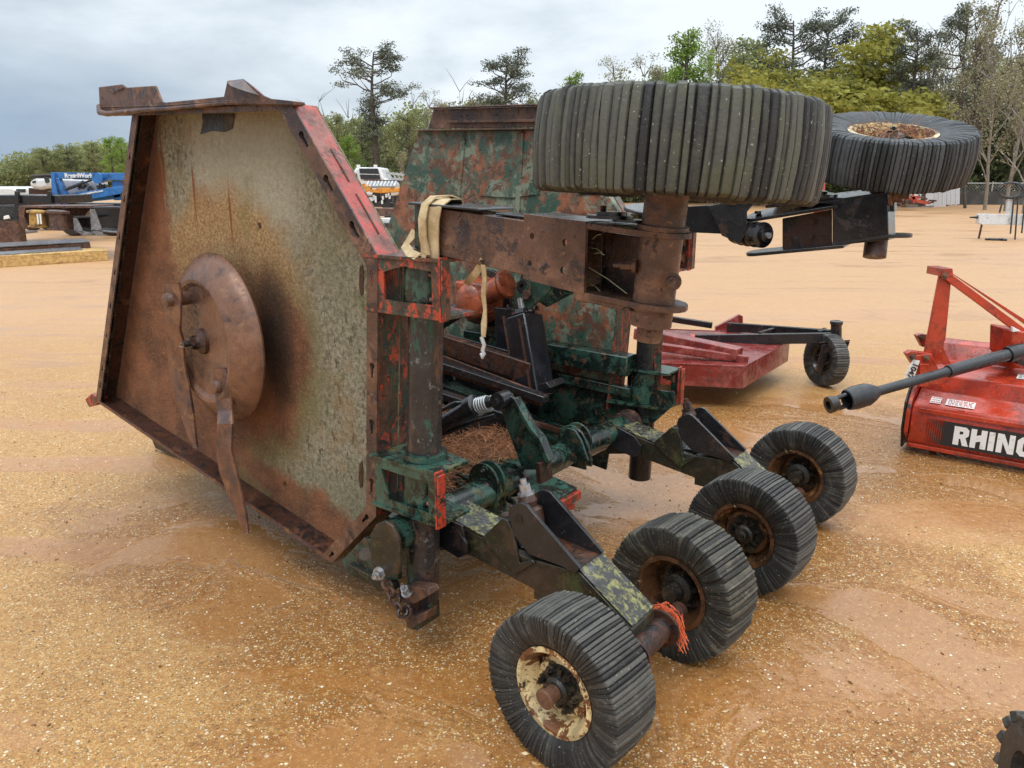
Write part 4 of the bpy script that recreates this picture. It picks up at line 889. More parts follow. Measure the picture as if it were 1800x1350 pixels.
for k, (s0, rr_) in enumerate(((-.14, .045), (-.10, .05), (-.06, .052), (-.015, .052))): m.lathe([(s0, .02), (s0, rr_), (s0 + .02, rr_ + .004), (s0 + .034, rr_), (s0 + .034, .02)], kp, kax, 28)
m.build('bushing_stack', mt['hubdark'], farm, smooth=30)
m = MB(); m.lathe([(.02, 0), (.02, .055), (.05, .055), (.055, .045), (.055, .03), (.075, .03), (.075, 0)], kp, kax, 28); m.build('pin_cap', mt['blackgloss'], farm, smooth=30)
m = MB(); m.tube(kp + kax * .075, kp + kax * .09, .013, n=12); m.build('pin_end', mt['boltgrey'], farm)
def rounded(px0, py0, px1, py1, a, wd, th, mat, name, tilt=.0):
    p0 = onA(px0, py0, a); p1 = onA(px1, py1, a); d = (p1 - p0).normalized(); s = (EA - d * EA.dot(d)).normalized(); s = (s + EZ * tilt).normalized(); pts = []
    for k in range(9): t = math.pi / 2 + k * math.pi / 8; pts.append(p0 + (d * math.cos(t) + s * math.sin(t)) * wd / 2)
    pts += [p1 - s * wd / 2, p1 + s * wd / 2]; n_ = d.cross(s); n_ = n_ if n_.z > 0 else -n_
    m = MB(); m.prism(pts, n_ * th); return m.build(name, mat, farm, bevel=.002, smooth=30)
rounded(1338, 381, 1480, 358, AFN + .04, .125, .014, mt['black'], 'fork_plate', .3)
rounded(1338, 446, 1490, 432, AFN + .04, .125, .014, mt['black'], 'fork_plate', .1)
for x, y in ((1332, 376),): MB().tube(onA(x, y, AFN + .03), onA(x, y, AFN + .03) + EZ * .012, .014, n=14).build('pin_head', mt['black'], farm)
slabF([(1375, 384), (1462, 368), (1462, 430), (1375, 440)], AFN + .07, .01, mt['rust_dark'], 'fork_web', farm)
m = MB(); [m.hexbolt(onA(x, y, AFN + .068), -EA, .010, .02) for x, y in ((1430, 390), (1428, 416))]; m.build('web_bolts', mt['rust_dark'], farm)
slabF([(1463, 352), (1560, 340), (1562, 422), (1463, 432)], AFN, .13, mt['blackgloss'], 'arm_box', farm)
m = MB(); b0 = onA(1463, 434, AFN - .01); b1 = onA(1560, 418, AFN - .01); d = (b1 - b0); pts = [b0]
for k in range(9): t = -math.pi / 2 + k * math.pi / 8; pts.append(b1 - EL * .075 * math.cos(t) + EA * (.075 + .075 * math.sin(t)))
pts.append(b0 + EA * .15); m.prism(pts, EZ * .014); m.build('bottom_plate', mt['black'], farm, bevel=.002, smooth=30)
m = MB(); m.prism([onA(1345, 366, AFN), onA(1465, 356, AFN), onA(1575, 340, AFN), onA(1575, 340, AFN) + EA * .16 + EZ * .02, onA(1345, 366, AFN) + EA * .16 + EZ * .02], EZ * .012); m.build('top_plate', mt['black'], farm, bevel=.002)
m = MB(); p = onA(1440, 349, AFN + .08) + EZ * .012; m.lathe([(0, 0), (0, .07), (.012, .07), (.012, .03), (.02, .03), (.02, 0)], p, V((.05, -.1, 1)), 28); m.box(onA(1448, 352, AFN + .07), EL * .12, EA * .06, EZ * .012); m.build('shim', mt['black'], farm, smooth=30)
s0 = onA(1537, 452, AFN + .065); s1 = WT2 - ax2 * .06
m = MB(); m.tube(s0, s0 + (s1 - s0) * .32, .044, n=30); m.tube(s0 + (s1 - s0) * .30, s1, .05, n=30); m.build('spindle', mt['rust_dark'], farm, smooth=30)
MB().hexbolt(onA(1566, 342, AFN + .02), (EL * -1), .03, .05).build('stop_bolt', mt['rust'], farm)
slabF([(1564, 355), (1572, 355), (1572, 372), (1564, 372)], AFN + .02, .05, mt['black'], 'stop_block', farm)
# mount bracket of the far wing: lugs with a clevis for the lift cylinder
AL = 3.0
lift = slab([(905, 515), (921, 468), (931, 463), (938, 470), (925, 530), (915, 541), (905, 530)], AL + .10, .014, mt['green'], 'lift_lug')
slab([(930, 490), (942, 486), (972, 498), (966, 512), (930, 545), (921, 541), (918, 520)], AL, .014, mt['green'], 'lift_lug')
slab([(930, 497), (1010, 500), (1012, 512), (960, 540), (930, 520)], AL + .16, .03, mt['greenwet'], 'lug_base')
p = onA(924, 518, AL - .02); m = MB(); m.tube(p, p + EA * .16, .018, n=16); m.lathe([(-.004, 0), (-.004, .022), (.0, .022)], p, EA, 16); m.build('lift_pin', mt['rust'], lift)
MB().lathe([(0, .018), (0, .034), (.035, .034), (.035, .018)], onA(918, 505, AL + .03), EA, 20, close=True).build('rod_eye', mt['black'], lift, smooth=30)
# the upright lift cylinder with its black housing
q0 = onA(919, 545, AL + .06); q1 = onA(944, 697, AL - .02); d = (q1 - q0).normalized()
cyl = MB(); cyl.beam(q0 + d * .03, q1, .125, .15, EA); lc_ = cyl.build('lift_cylinder', mt['blackgloss'], mower, bevel=.008)
m = MB(); m.tube(q0 - d * .06, q0 + d * .04, .020, n=18); m.build('piston_rod', mt['boltgrey'], lc_)
m = MB(); m.lathe([(0, .02), (0, .055), (.02, .06), (.03, .05), (.03, .02)], q0 - d * .0, d, 8, close=True)
for sx in (-1, 1):
    for sy in (-1, 1): m.hexbolt(q0 + EL * .055 * sx + EA * .045 * sy, -d, .009, .02)
m.build('gland', mt['blackgloss'], lc_, smooth=30)
m = MB(); m.beam(q0 + d * .03 + EL * .074 - EA * .065, q1 + EL * .074 - EA * .065, .012, .012, EA); m.beam(q0 + d * .03 - EL * .03 - EA * .078, q1 - EL * .03 - EA * .078, .012, .012, EA); m.build('edge_strip', mt['rust_dark'], lc_)
slab([(868, 540), (908, 545), (938, 690), (900, 690), (872, 600)], AL + .12, .05, mt['blackgloss'], 'cylinder_guard')
slab([(890, 690), (960, 672), (968, 682), (905, 705)], AL - .05, .14, mt['black'], 'cylinder_foot')
# ---------------------------------------------------------------- middle deck
TP = math.tan(R(7)); UP = (EZ * math.cos(R(7)) - EL * math.sin(R(7)) * 1).normalized(); LP = (EL * math.cos(R(7)) + EZ * math.sin(R(7))).normalized()
def dk(l, a, h=0.): return L3(1.80, 0, .30) + EA * a + LP * (l - 1.80) + UP * h
m = MB(); m.prism([dk(1.83, 1.90), dk(3.9, 1.90), dk(4.25, 2.2), dk(4.25, 3.0), dk(3.9, 3.28), dk(1.83, 3.28)], UP * .012); cd = m.build('middle_deck', mt['green'], mower); cd['label'] = 'dark green middle deck littered with pine straw'
m = MB()
for a in (1.90, 3.27): m.prism([dk(1.83, a, -.14), dk(3.9, a, -.14), dk(3.9, a, -.001), dk(1.83, a, -.001)], EA * .01)
m.prism([dk(4.25, 2.2, -.14), dk(4.25, 3.0, -.14), dk(4.25, 3.0, -.001), dk(4.25, 2.2, -.001)], EL * .01)
m.build('side_skirt', mt['greenwet'], cd)
m = MB()
for l in (2.35, 3.1): m.beam(dk(l, 1.95, .06), dk(l, 3.22, .06), .09, .09)
m.build('cross_beam', mt['black'], cd, bevel=.006)
m = MB()
for a, h in ((1.98, .03), (3.05, .09)): m.beam(dk(2.3, a, h), dk(4.1, a, h), .09, .06)
m.prism([dk(1.86, 1.90, .02), dk(2.25, 1.90, .02), dk(2.25, 2.10, .02), dk(1.86, 2.45, .02)], UP * .01)
m.build('deck_beam', mt['green'], cd, bevel=.006)
for l, a, t in ((2.9, 2.02, 0), (2.9, 3.12, 0)):
    MB().lathe([(0, .17), (.04, .16), (.06, .10), (.16, .09), (.18, .05), (.18, 0)], dk(l, a, .013), UP, 28).build('spindle_housing', mt['black'], cd, smooth=30)
m = MB(); c = dk(3.3, 2.55, .013); m.box(c + UP * .13, EL * .14, EA * .12, EZ * .11); m.lathe([(.12, .10), (.19, .08), (.2, 0)], c + UP * .08, UP, 24); m.tube(c + UP * .13, c + UP * .13 + EA * .5, .035); m.tube(c + UP * .13, c + UP * .13 - EA * .55, .035); m.tube(c + UP * .13, c + UP * .2 + LP * 1.1, .04); m.build('splitter_gearbox', mt['black'], cd, bevel=.008)
# hitch tongue and jack at the front
m = MB(); m.beam(dk(4.1, 2.85, .08), dk(5.0, 3.0, .06), .10, .10); ht = m.build('hitch_tongue', mt['black'], mower, bevel=.006)
# long dark rails seen through the gap beside the near upright
for (x0, y0, x1, y1, a, t, mm) in ((690, 540, 790, 560, 2.5, .012, 'boltgrey'), (690, 575, 935, 655, 2.95, .10, 'rust_dark'), (690, 612, 960, 702, 2.85, .035, 'black'), (690, 665, 905, 735, 2.5, .03, 'black')):
    m = MB(); m.beam(onA(x0, y0, a) , onA(x1, y1, a), .05, t); m.build('frame_rail', mt[mm], cd, bevel=.004)
slab([(690, 592), (950, 690), (950, 715), (690, 625)], 2.87, .012, mt['rust_dark'], 'rail_web', cd)
slab([(690, 560), (905, 620), (930, 690), (690, 600)], 3.02, .012, mt['black'], 'splash_panel', cd)
# rear cross angle under the rock shaft and frame plates
m = MB(); m.prism([onZ(x, y, .37) for x, y in ((770, 778), (905, 812), (975, 842), (940, 866), (860, 884), (800, 850), (770, 815))], EZ * .01); m.build('rear_plate', mt['greenwet'], cd, bevel=.003)
m = MB(); m.beam(onZ(770, 818, .385), onZ(905, 884, .385), .012, .02); m.build('plate_edge', mt['green'], cd, bevel=.002)
# ---------------------------------------------------------------- rock shaft
RL, RH = 1.75, .425
ra = L3(RL, 1.56, RH + .02); rb = L3(RL, 3.30, RH); rax = (rb - ra).normalized()
def rs(a): t = (a - 1.56) / (3.30 - 1.56); return ra.lerp(rb, t)
m = MB(); m.tube(rs(1.72), rb, .056, n=36); shaft = m.build('rock_shaft', mt['greenwet'], mower, smooth=30)
m = MB(); m.lathe([(-.09, .058), (-.09, .070), (.09, .070), (.09, .058)], rs(2.42), rax, 32, close=True); m.build('shaft_bearing', mt['greenwet'], shaft, smooth=30)
m = MB(); m.lathe([(-.13, .058), (-.13, .064), (.07, .064), (.07, .058)], rs(2.95), rax, 32, close=True); m.build('shaft_sleeve', mt['green'], shaft, smooth=30)
m = MB(); m.lathe([(-.06, .0), (-.06, .066), (.0, .074), (.02, .074), (.03, .06), (.03, .03)], rb, rax, 32); m.build('shaft_end', mt['rust'], shaft, smooth=30)
for a in (2.16, 2.20, 2.79, 2.84):
    c = rs(a); pts = []
    for k in range(15): t = math.pi * (k / 14) * 1.25 - .4; pts.append(c + EL * (.075 * math.cos(t) + .01) + EZ * (.085 * math.sin(t) + .03))
    pts += [c - EL * .07 - EZ * .08, c + EL * .07 - EZ * .08]
    m = MB(); m.prism(pts, EA * .012); m.hexbolt(c + EZ * .09 - EA * .0, -EA, .012, .02, True) if a in (2.16, 2.79) else None; m.build('shaft_ear', mt['greenwet'], shaft, bevel=.002, smooth=30)
# clamp with a red angle and an upright rusty key plate
c = rs(2.42)
m = MB(); m.prism([c - EL * .06 - EZ * .03 - EA * .13, c - EL * .20 - EZ * .055 - EA * .13, c - EL * .20 - EZ * .055 + EA * .09, c - EL * .06 - EZ * .03 + EA * .09], EZ * .012); m.build('clamp_shelf', mt['greenwet'], shaft, bevel=.002)
m = MB(); m.beam(c - EL * .205 - EZ * .075 - EA * .14, c - EL * .205 - EZ * .075 + EA * .10, .02, .035); m.beam(c - EL * .13 - EZ * .09 - EA * .12, c - EL * .13 - EZ * .13 + EA * .09, .13, .02); m.build('clamp_angle', mt['redbright'], shaft, bevel=.003)
m = MB(); m.prism([onL(x, y, RL - .16) for x, y in ((948, 815), (969, 806), (972, 840), (951, 852))], EL * .02); m.build('key_plate', mt['rust_dark'], shaft, bevel=.002)
# tall green lever plate with the lift cylinder pinned to its top
lever = slab([(879, 706), (884, 696), (893, 693), (903, 700), (932, 752), (949, 772), (965, 812), (960, 826), (918, 826), (893, 758), (882, 726)], 2.34, .016, mt['green'], 'lever_plate')
slab([(903, 700), (932, 752), (949, 772), (965, 812), (958, 815), (943, 776), (926, 754), (897, 702)], 2.328, .045, mt['greenwet'], 'lever_edge', lever)
h0 = onA(768, 752, 2.29); h1 = onA(832, 716, 2.31); h2 = onA(882, 703, 2.325); d = (h1 - h0).normalized()
m = MB(); m.tube(h0 - d * .35, h1, .038, n=24); m.lathe([(-.02, .05), (.02, .05), (.025, .04), (.025, .0)], h1, d, 24); hc = m.build('hydraulic_cylinder', mt['blackgloss'], mower, smooth=30)
m = MB(); m.tube(h1, h2, .018, n=16); m.lathe([(-.03, .016), (-.03, .036), (.03, .036), (.03, .016)], h2, EA, 24, close=True); m.tube(h2 - EA * .05, h2 + EA * .06, .017); m.build('rod_clevis', mt['black'], hc, smooth=30)
m = MB(); dd = (h2 - h1).normalized(); aa = dd.orthogonal().normalized(); bb = dd.cross(aa); ps = [h1 + dd * (.01 + .075 * t / 60) + (aa * math.cos(t * .63) + bb * math.sin(t * .63)) * .032 for t in range(61)]; m.path(ps, .0042, 6); m.build('stop_spring', mt['galv'], hc, smooth=60)
m = MB(); m.path([onA(735, 748, 2.25), onA(775, 722, 2.25), onA(800, 708, 2.27), onA(812, 707, 2.29), onA(822, 720, 2.30)], .008, 8); m.path([onA(735, 772, 2.27), onA(790, 760, 2.29), onA(830, 742, 2.33), onA(870, 730, 2.38)], .008, 8); m.build('hydraulic_hose', mt['blackgloss'], hc, smooth=60)
m = MB(); m.beam(onA(880, 725, 2.7), onA(1000, 762, 2.85), .02, .02); m.build('tie_rod', mt['rust_dark'], mower); m = MB(); m.beam(onA(905, 735, 2.9), onA(925, 700, 2.95), .01, .025); m.build('tie_rod', mt['rust_dark'], mower)
m = MB(); m.beam(onA(950, 745, 3.0), onA(1060, 790, 3.1), .03, .02); m.beam(onA(955, 772, 2.8), onA(1010, 792, 2.9), .03, .02); m.build('link_bar', mt['green'], mower)
slab([(985, 766), (996, 752), (1010, 756), (1022, 776), (1034, 812), (1000, 812), (985, 790)], 2.70, .012, mt['green'], 'shaft_lug')
slab([(1000, 766), (1010, 752), (1022, 760), (1035, 786), (1040, 812), (1010, 812)], 2.76, .012, mt['green'], 'shaft_lug')
# ---------------------------------------------------------------- trailing arms of the tail wheels
def trailing_arm(da, label, farr):
    def T(p): return p + EA * da + (EZ * -.012 if farr else V((0, 0, 0)))
    def S(px, a, depth, mat, name, par, bev=.003, rough=0):
        m = MB(); m.prism([T(onA(x, y, a)) for x, y in px], EA * depth); return m.build(name, mat, par, bevel=bev, smooth=25, rough=rough)
    root = S([(740, 915), (772, 903), (852, 948), (900, 972), (940, 985), (1018, 1006), (1112, 1108), (1114, 1140), (1092, 1140), (1020, 1085), (938, 1052), (938, 1036), (806, 966), (745, 960)], 1.86, .145, mt['armside'], 'trailing_arm', mower); root['label'] = label
    # top skins with lichen
    m = MB()
    def skin(p, q, w_=.145, lift=.004):
        a = T(onA(*p, 1.86)); b = T(onA(*q, 1.86)); m.prism([a + EA * .002 + EZ * lift, b + EA * .002 + EZ * lift, b + EA * (w_ - .002) + EZ * lift, a + EA * (w_ - .002) + EZ * lift], EZ * .004)
    skin((772, 903), (850, 946)); m.build('arm_top_skin', mt['black_lichen'], root, smooth=20); m = MB(); skin((1018, 1005), (1111, 1105)); m.build('arm_top_skin', mt['black_lichen'], root, smooth=20)
    # bent web plate, forked ears and the pivot bolt
    S([(846, 946), (882, 912), (892, 915), (902, 938), (912, 990), (935, 984), (940, 990), (905, 1010), (870, 975)], 1.848, .012, mt['armside'], 'bent_web', root)
    S([(882, 912), (893, 916), (915, 962), (943, 968), (925, 978), (903, 974)], 1.90, .10, mt['black'], 'saddle', root)
    ear = [(893, 903), (896, 892), (905, 886), (915, 884), (925, 888), (1020, 1000), (1011, 1008), (985, 995), (930, 975), (902, 940)]
    S(ear, 1.850, .014, mt['black'], 'ear_plate', root, .002)
    m = MB(); m.prism([T(onA(x, y, 1.85)) + EA * .135 for x, y in ear], EA * .014); m.build('ear_plate', mt['black'], root, bevel=.002, smooth=25)
    p0 = T(onA(1014, 1006, 1.85)); p1 = T(onA(925, 968, 1.85)); m = MB(); m.prism([p0 + EZ * .001 + EA * .014, p1 + EZ * .001 + EA * .014, p1 + EZ * .001 + EA * .135, p0 + EZ * .001 + EA * .135], EZ * .006); m.build('ear_floor', mt['rust_dark'], root)
    pv = T(onA(908, 908, 1.855)) + EA * .072; bx_ = (EZ * .92 + EL * .25).normalized()
    m = MB(); m.lathe([(-.09, .0), (-.09, .038), (-.03, .044), (.0, .044), (.01, .030), (.03, .034), (.05, .026), (.05, 0)], pv, bx_, 28); m.build('pivot_bush', mt['rust_dark'], root, smooth=30)
    m = MB(); m.hexbolt(pv + bx_ * .05, bx_, .020, .04); m.build('pivot_bolt', mt['boltgrey'] if not farr else mt['rust_dark'], root, smooth=30)
    m = MB(); q = T(onA(912, 912, 1.85)); m.lathe([(-.002, .0), (-.002, .016), (.0, .016)], q, EA, 16); m.build('ear_hole', mt['hubdark'], root)
    # box end with the cross tube carrying both wheels
    hubp = T(L3(.92, 1.93, WR - .012)); m = MB(); m.tube(hubp - EA * .31, hubp + EA * .22, .030, n=24); m.build('axle', mt['rust_dark'], root, smooth=30)
    m = MB(); m.tube(hubp - EA * .10, hubp + EA * .13, .040, n=28); m.lathe([(-.11, .03), (-.11, .062), (-.10, .062), (-.10, .03)], hubp, EA, 28, close=True); m.lathe([(.08, .03), (.08, .062), (.09, .062), (.09, .03)], hubp, EA, 28, close=True); m.build('axle_boss', mt['rust_dark'], root, smooth=30)
    # upper bar back to the rock shaft
    m = MB(); a = T(onA(790, 905, 1.93)); b = L3(RL, 1.93, RH) + EA * da; m.beam(a, b + EL * .02, .13, .10); m.build('arm_root', mt['black'], root, bevel=.005)
    m = MB(); c = L3(1.66, 1.835, .42) + EA * da
    m.prism([c + EL * .12 + EZ * .07, c - EL * .05 + EZ * .02, c - EL * .09 - EZ * .02, c - EL * .09 - EZ * .06, c - EL * .05 - EZ * .085, c + EL * .12 - EZ * .05], EA * .012); m.build('side_cheek', mt['blackgloss'], root, bevel=.002)
    return root
trailing_arm(0, 'near trailing arm with yellow lichen on its box beam', False)
trailing_arm(1.27, 'far trailing arm between the third and fourth tail wheels', True)
# ---------------------------------------------------------------- hinge end of the near wing, low on the left
c = ra - EA * .05
m = MB(); m.tube(c + EA * .15, c + EA * .34, .058, n=32); m.build('hinge_tube', mt['greenwet'], mower, smooth=30)
for a, x in ((1.60, 0), (1.655, 0)):
    slab([(650, 940), (660, 922), (676, 915), (690, 925), (700, 950), (703, 990), (700, 1010), (672, 1012), (652, 985)], a, .016, mt['armside'] if a < 1.62 else mt['green'], 'hinge_lug', bevel=.004)
slab([(600, 985), (640, 945), (660, 950), (700, 1000), (700, 1020), (672, 1022), (664, 1035), (612, 1010)], 1.70, .02, mt['green'], 'hinge_plate')
slab([(612, 992), (665, 1040), (694, 1038), (690, 1026), (665, 1020)], 1.68, .03, mt['armside'], 'hinge_plate')
m = MB(); m.hexbolt(onA(668, 1007, 1.60), (-EA - EL * .3 + EZ * .1).normalized(), .016, .03); m.build('hinge_bolt', mt['boltgrey'], mower, smooth=30)
m = MB(); m.tube(onA(642, 974, 1.665), onA(642, 974, 1.64), .022, n=18); m.build('hinge_rivet', mt['armside'], mower)
slab([(766, 915), (790, 918), (795, 940), (785, 968), (767, 968)], 1.86, .10, mt['green'], 'shaft_block')
slab([(767, 905), (812, 925), (816, 945), (808, 965), (790, 962), (766, 945)], 1.84, .012, mt['blackgloss'], 'cheek_plate')
# ================================================================== things left on the mower
# webbing strap round the near arm
n = NT('dirty_webbing'); wv = n.noise(220, 3, .6); cc = n.mix(n.step(n.noise(18, 6, .7), .35, .7), (.34, .24, .12), (.58, .45, .27)); n.bump(wv, .5, .002); mt['web'] = n.out(cc, .85)
st = thing('webbing_strap', 'frayed tan webbing strap wound round the near wheel arm and hanging loose', 'strap', onA(760, 440, AN))
m = MB(); pts = []
def rib(pxs, wd, name, th=.003, up=EL, taper=None):
    m = MB(); P_ = [onA(x, y, a) for x, y, a in pxs]; vs = []; fs = []
    for i, p in enumerate(P_):
        w_ = wd if taper is None else wd * taper[i]; d = ((P_[min(i + 1, len(P_) - 1)] - P_[max(i - 1, 0)])).normalized(); s = (up - d * up.dot(d)).normalized(); n_ = d.cross(s)
        vs += [p - s * w_ / 2, p + s * w_ / 2, p + s * w_ / 2 + n_ * th, p - s * w_ / 2 + n_ * th]
    for i in range(len(P_) - 1):
        o = i * 4
        for k in range(4): fs.append((o + k, o + (k + 1) % 4, o + 4 + (k + 1) % 4, o + 4 + k))
    fs += [(3, 2, 1, 0), tuple(len(vs) - 4 + k for k in range(4))]; m.add(vs, fs); return m.build(name, mt['web'], st, smooth=50)
rib([(757, 452, AN - .012), (756, 420, AN - .018), (757, 385, AN - .018), (762, 362, AN - .015), (775, 352, AN + .02), (790, 350, AN + .08), (795, 356, AN + .125)], .072, 'strap_loop', .004)
rib([(751, 448, AN - .022), (744, 415, AN - .03), (743, 385, AN - .03), (748, 360, AN - .024), (762, 347, AN + .01), (790, 345, AN + .06), (806, 352, AN + .10)], .03, 'strap_loop', .004)
rib([(757, 452, AN - .010), (765, 456, AN + .05), (790, 460, AN + .12)], .065, 'strap_loop')
rib([(735, 452, AN - .03), (722, 446, AN - .02), (713, 433, AN), (722, 420, AN + .02), (730, 406, AN + .03)], .03, 'loose_fold')
rib([(745, 448, AN - .03), (743, 462, AN - .03), (741, 474, AN - .03)], .02, 'frayed_end', .002, taper=[1, .5, .1])
rib([(849, 457, AN + .0), (838, 478, AN + .01), (826, 492, AN + .02), (820, 500, AN + .04)], .022, 'strap_tail', .002)
rib([(848, 456, AN), (851, 490, AN), (849, 520, AN), (852, 545, AN), (850, 570, AN), (849, 592, AN)], .018, 'strap_tail', .004, taper=[1, .8, .9, .6, 1.1, .8])
m = MB(); m.path([onA(846, 592, AN), onA(848, 598, AN), onA(851, 606, AN), onA(848, 616, AN), onA(851, 622, AN), onA(848, 628, AN - .005), onA(846, 622, AN)], .006, 8); m.build('strap_hook', mt['galv'], st, smooth=60)
# pine straw: fallen needles
def needles(name, label, fn, count, ln, mat, r, th=.0011, category='pine straw'):
    m = MB()
    for i in range(count):
        p, nrm = fn(r); d = rv(r); d = (d - nrm * d.dot(nrm) * .75).normalized(); L_ = ln * r.uniform(.5, 1.2); b = d.orthogonal().normalized(); c_ = p + b * r.gauss(0, .012)
        m.path([p - d * L_ / 2, c_ + nrm * .01, p + d * L_ / 2], th, 3, caps=False, tone=r.random())
    o = m.build(name, mat, smooth=0); o['kind'] = 'stuff'; o['label'] = label; o['category'] = category; return o
n = NT('pine_straw'); t_ = n.attr(); mt['straw'] = n.out(n.mix(t_, (.12, .045, .02), (.48, .21, .09)), .7)
r = random.Random(8)
m = MB()                                               # the felted bed under the loose needles
bed = []
for i in range(13):
    for k in range(9):
        l = 2.0 + i * .09; a = 2.08 + k * .10; bed.append(dk(l, a, .02 + .05 * math.sin(max(0, min(1, i / 12)) * 3.14) * math.sin(k / 8 * 3.14) + .012 * mnoise.noise(V((l * 9, a * 9, 0)))))
m.add(bed, [(i * 9 + k, i * 9 + k + 1, i * 9 + k + 10, i * 9 + k + 9) for i in range(12) for k in range(8)], .2)
o = m.build('straw_bed', mt['straw'], smooth=180); o['kind'] = 'stuff'; o['label'] = 'matted brown pine straw on the middle deck'; o['category'] = 'pine straw'
def onbed(r):
    i = r.uniform(0, 12); k = r.uniform(0, 8); l = 2.0 + i * .09; a = 2.08 + k * .10
    return dk(l, a, .03 + .05 * math.sin(i / 12 * 3.14) * math.sin(k / 8 * 3.14) + r.uniform(0, .02)), UP
needles('pine_straw', 'rust-brown pine needles heaped on the middle deck behind the lever plate', onbed, 3600, .15, mt['straw'], r)
rc = WT2 + ax2 * .06
def onrim(r):
    t = r.uniform(0, 6.28); q = .13 * math.sqrt(r.random()); a = ax2.orthogonal().normalized(); b = ax2.cross(a); return rc + (a * math.cos(t) + b * math.sin(t)) * q + ax2 * r.uniform(-.02, .025), ax2
needles('needle_litter', 'brown pine needles caught in the rim of the far raised tire', onrim, 95, .13, mt['straw'], r)
n = NT('dry_grass'); mt['grass_dry'] = n.out((.48, .42, .27), .7)
m = MB()
for x0, y0, x1, y1 in ((1035, 470, 1102, 516), (1040, 436, 1058, 444), (1045, 446, 1062, 448), (1038, 500, 1055, 512), (1042, 420, 1056, 412)): m.path([onA(x0, y0, AN + .05), (onA(x0, y0, AN + .05) + onA(x1, y1, AN + .03)) / 2 + EZ * .004, onA(x1, y1, AN + .02)], .0012, 4)
tag(m.build('straw_stems', mt['grass_dry']), 'pale dry grass stems stuck inside the near wheel arm fork', 'grass')
# orange twine on the second wheel's hub
n = NT('orange_twine'); mt['twine'] = n.out(n.mix(n.attr(), (.45, .06, .02), (.85, .20, .07)), .6)
m = MB(); r = random.Random(2); tc_ = L3(.925, 2.055, WR - .01)
for i in range(90):
    t0 = r.uniform(0, 6.28); ps = []; rr0 = .036 + r.random() * .022; off = r.gauss(0, .014)
    for k in range(6): t = t0 + k * .32; ps.append(tc_ + EA * (off + r.gauss(0, .004)) + (EL * math.cos(t) + EZ * math.sin(t)) * (rr0 + r.gauss(0, .005)))
    m.path(ps, .0016, 4, caps=False, tone=r.random())
for i in range(26):
    p = tc_ + EA * r.gauss(0, .012) - EL * .05 + EZ * r.uniform(-.03, .02); m.path([p, p - EL * r.uniform(0, .02) - EZ * .03, p - EL * r.uniform(0, .03) + EA * r.gauss(0, .01) - EZ * r.uniform(.04, .07)], .0015, 4, caps=False, tone=r.random())
tag(m.build('twine', mt['twine'], smooth=60), 'frayed bright orange twine wound round the axle by the second tail wheel', 'twine')
# ================================================================== red box mower at the right
mt['rhino'] = layered('glossy_orange_red_paint', (.42, .042, .017), (((.27, .035, .02), 5, .53, .1, .3), ((.50, .10, .06), 30, .64, .04, .5), ((.06, .03, .03), 17, .63, .04, .5)), .25, 0, ((40, .12, .002),), .12, .6)
mt['pinkred'] = layered('sun_faded_dark_red_paint', (.19, .024, .020), (((.26, .065, .055), 5, .52, .1, .35), ((.055, .035, .03), 9, .62, .06, .5)), .25, 0, ((60, .2, .002),), .15, .6)
n = NT('white_lettering'); mt['white'] = n.out(n.mix(n.step(n.noise(40), .55, .75), (.78, .77, .74), (.55, .52, .48)), .45)
n = NT('black_marking'); mt['ink'] = n.out((.02, .02, .02), .5)
mt['plastic'] = layered('black_plastic_guard', (.025, .027, .03), (((.07, .07, .07), 12, .6, .08, .6),), .38, 0, ((60, .2, .003),))
P0 = onZ(1640, 792, .03); e = V((.38, -.30, 0)).normalized(); gdir = V((-e.y, e.x, 0)); gdir = gdir if gdir.y > 0 else -gdir
def rh(s, g_, h): return P0 + e * s + gdir * g_ + EZ * h
bmw = thing('box_mower', 'red box mower with white lettering and a triangular hitch mast at the right edge', 'mower', P0 - EZ * .03)
LN = 1.9
prof = [(0, 0), (-.035, .05), (-.035, .23), (-.01, .275), (.12, .32), (.14, .335), (.17, .43), (.20, .44), (.50, .46), (.56, .56), (.62, .58), (.70, .57), (.78, .40), (.80, 0)]
m = MB(); m.prism([rh(-.14, a, h) for a, h in prof], e * LN); bb_ = m.build('housing', mt['rhino'], bmw, bevel=.008)
m = MB(); m.prism([rh(-.165, a, h) for a, h in [(.06, .0), (-.05, .10), (-.05, .22), (-.02, .30), (.16, .44), (.62, .60), (.80, .42), (.82, .0)]], e * .022); m.build('side_plate', mt['rhino'], bmw, bevel=.004)
m = MB(); m.prism([rh(-.185, a, h) for a, h in [(.02, -.02), (-.04, .12), (-.03, .28), (.20, .50), (.30, .50), (.30, -.02)]], e * .012); m.build('side_flap', mt['black'], bmw, bevel=.003)
m = MB(); m.prism([rh(-.14, -.052, .012), rh(LN - .14, -.052, .012), rh(LN - .14, -.052, .035), rh(-.14, -.052, .035)], gdir * .014); m.prism([rh(-.1, -.048, .235), rh(LN - .14, -.048, .235), rh(LN - .14, -.048, .262), rh(-.1, -.048, .262)], gdir * .014); m.build('stiffener', mt['rhino'], bmw, bevel=.003)
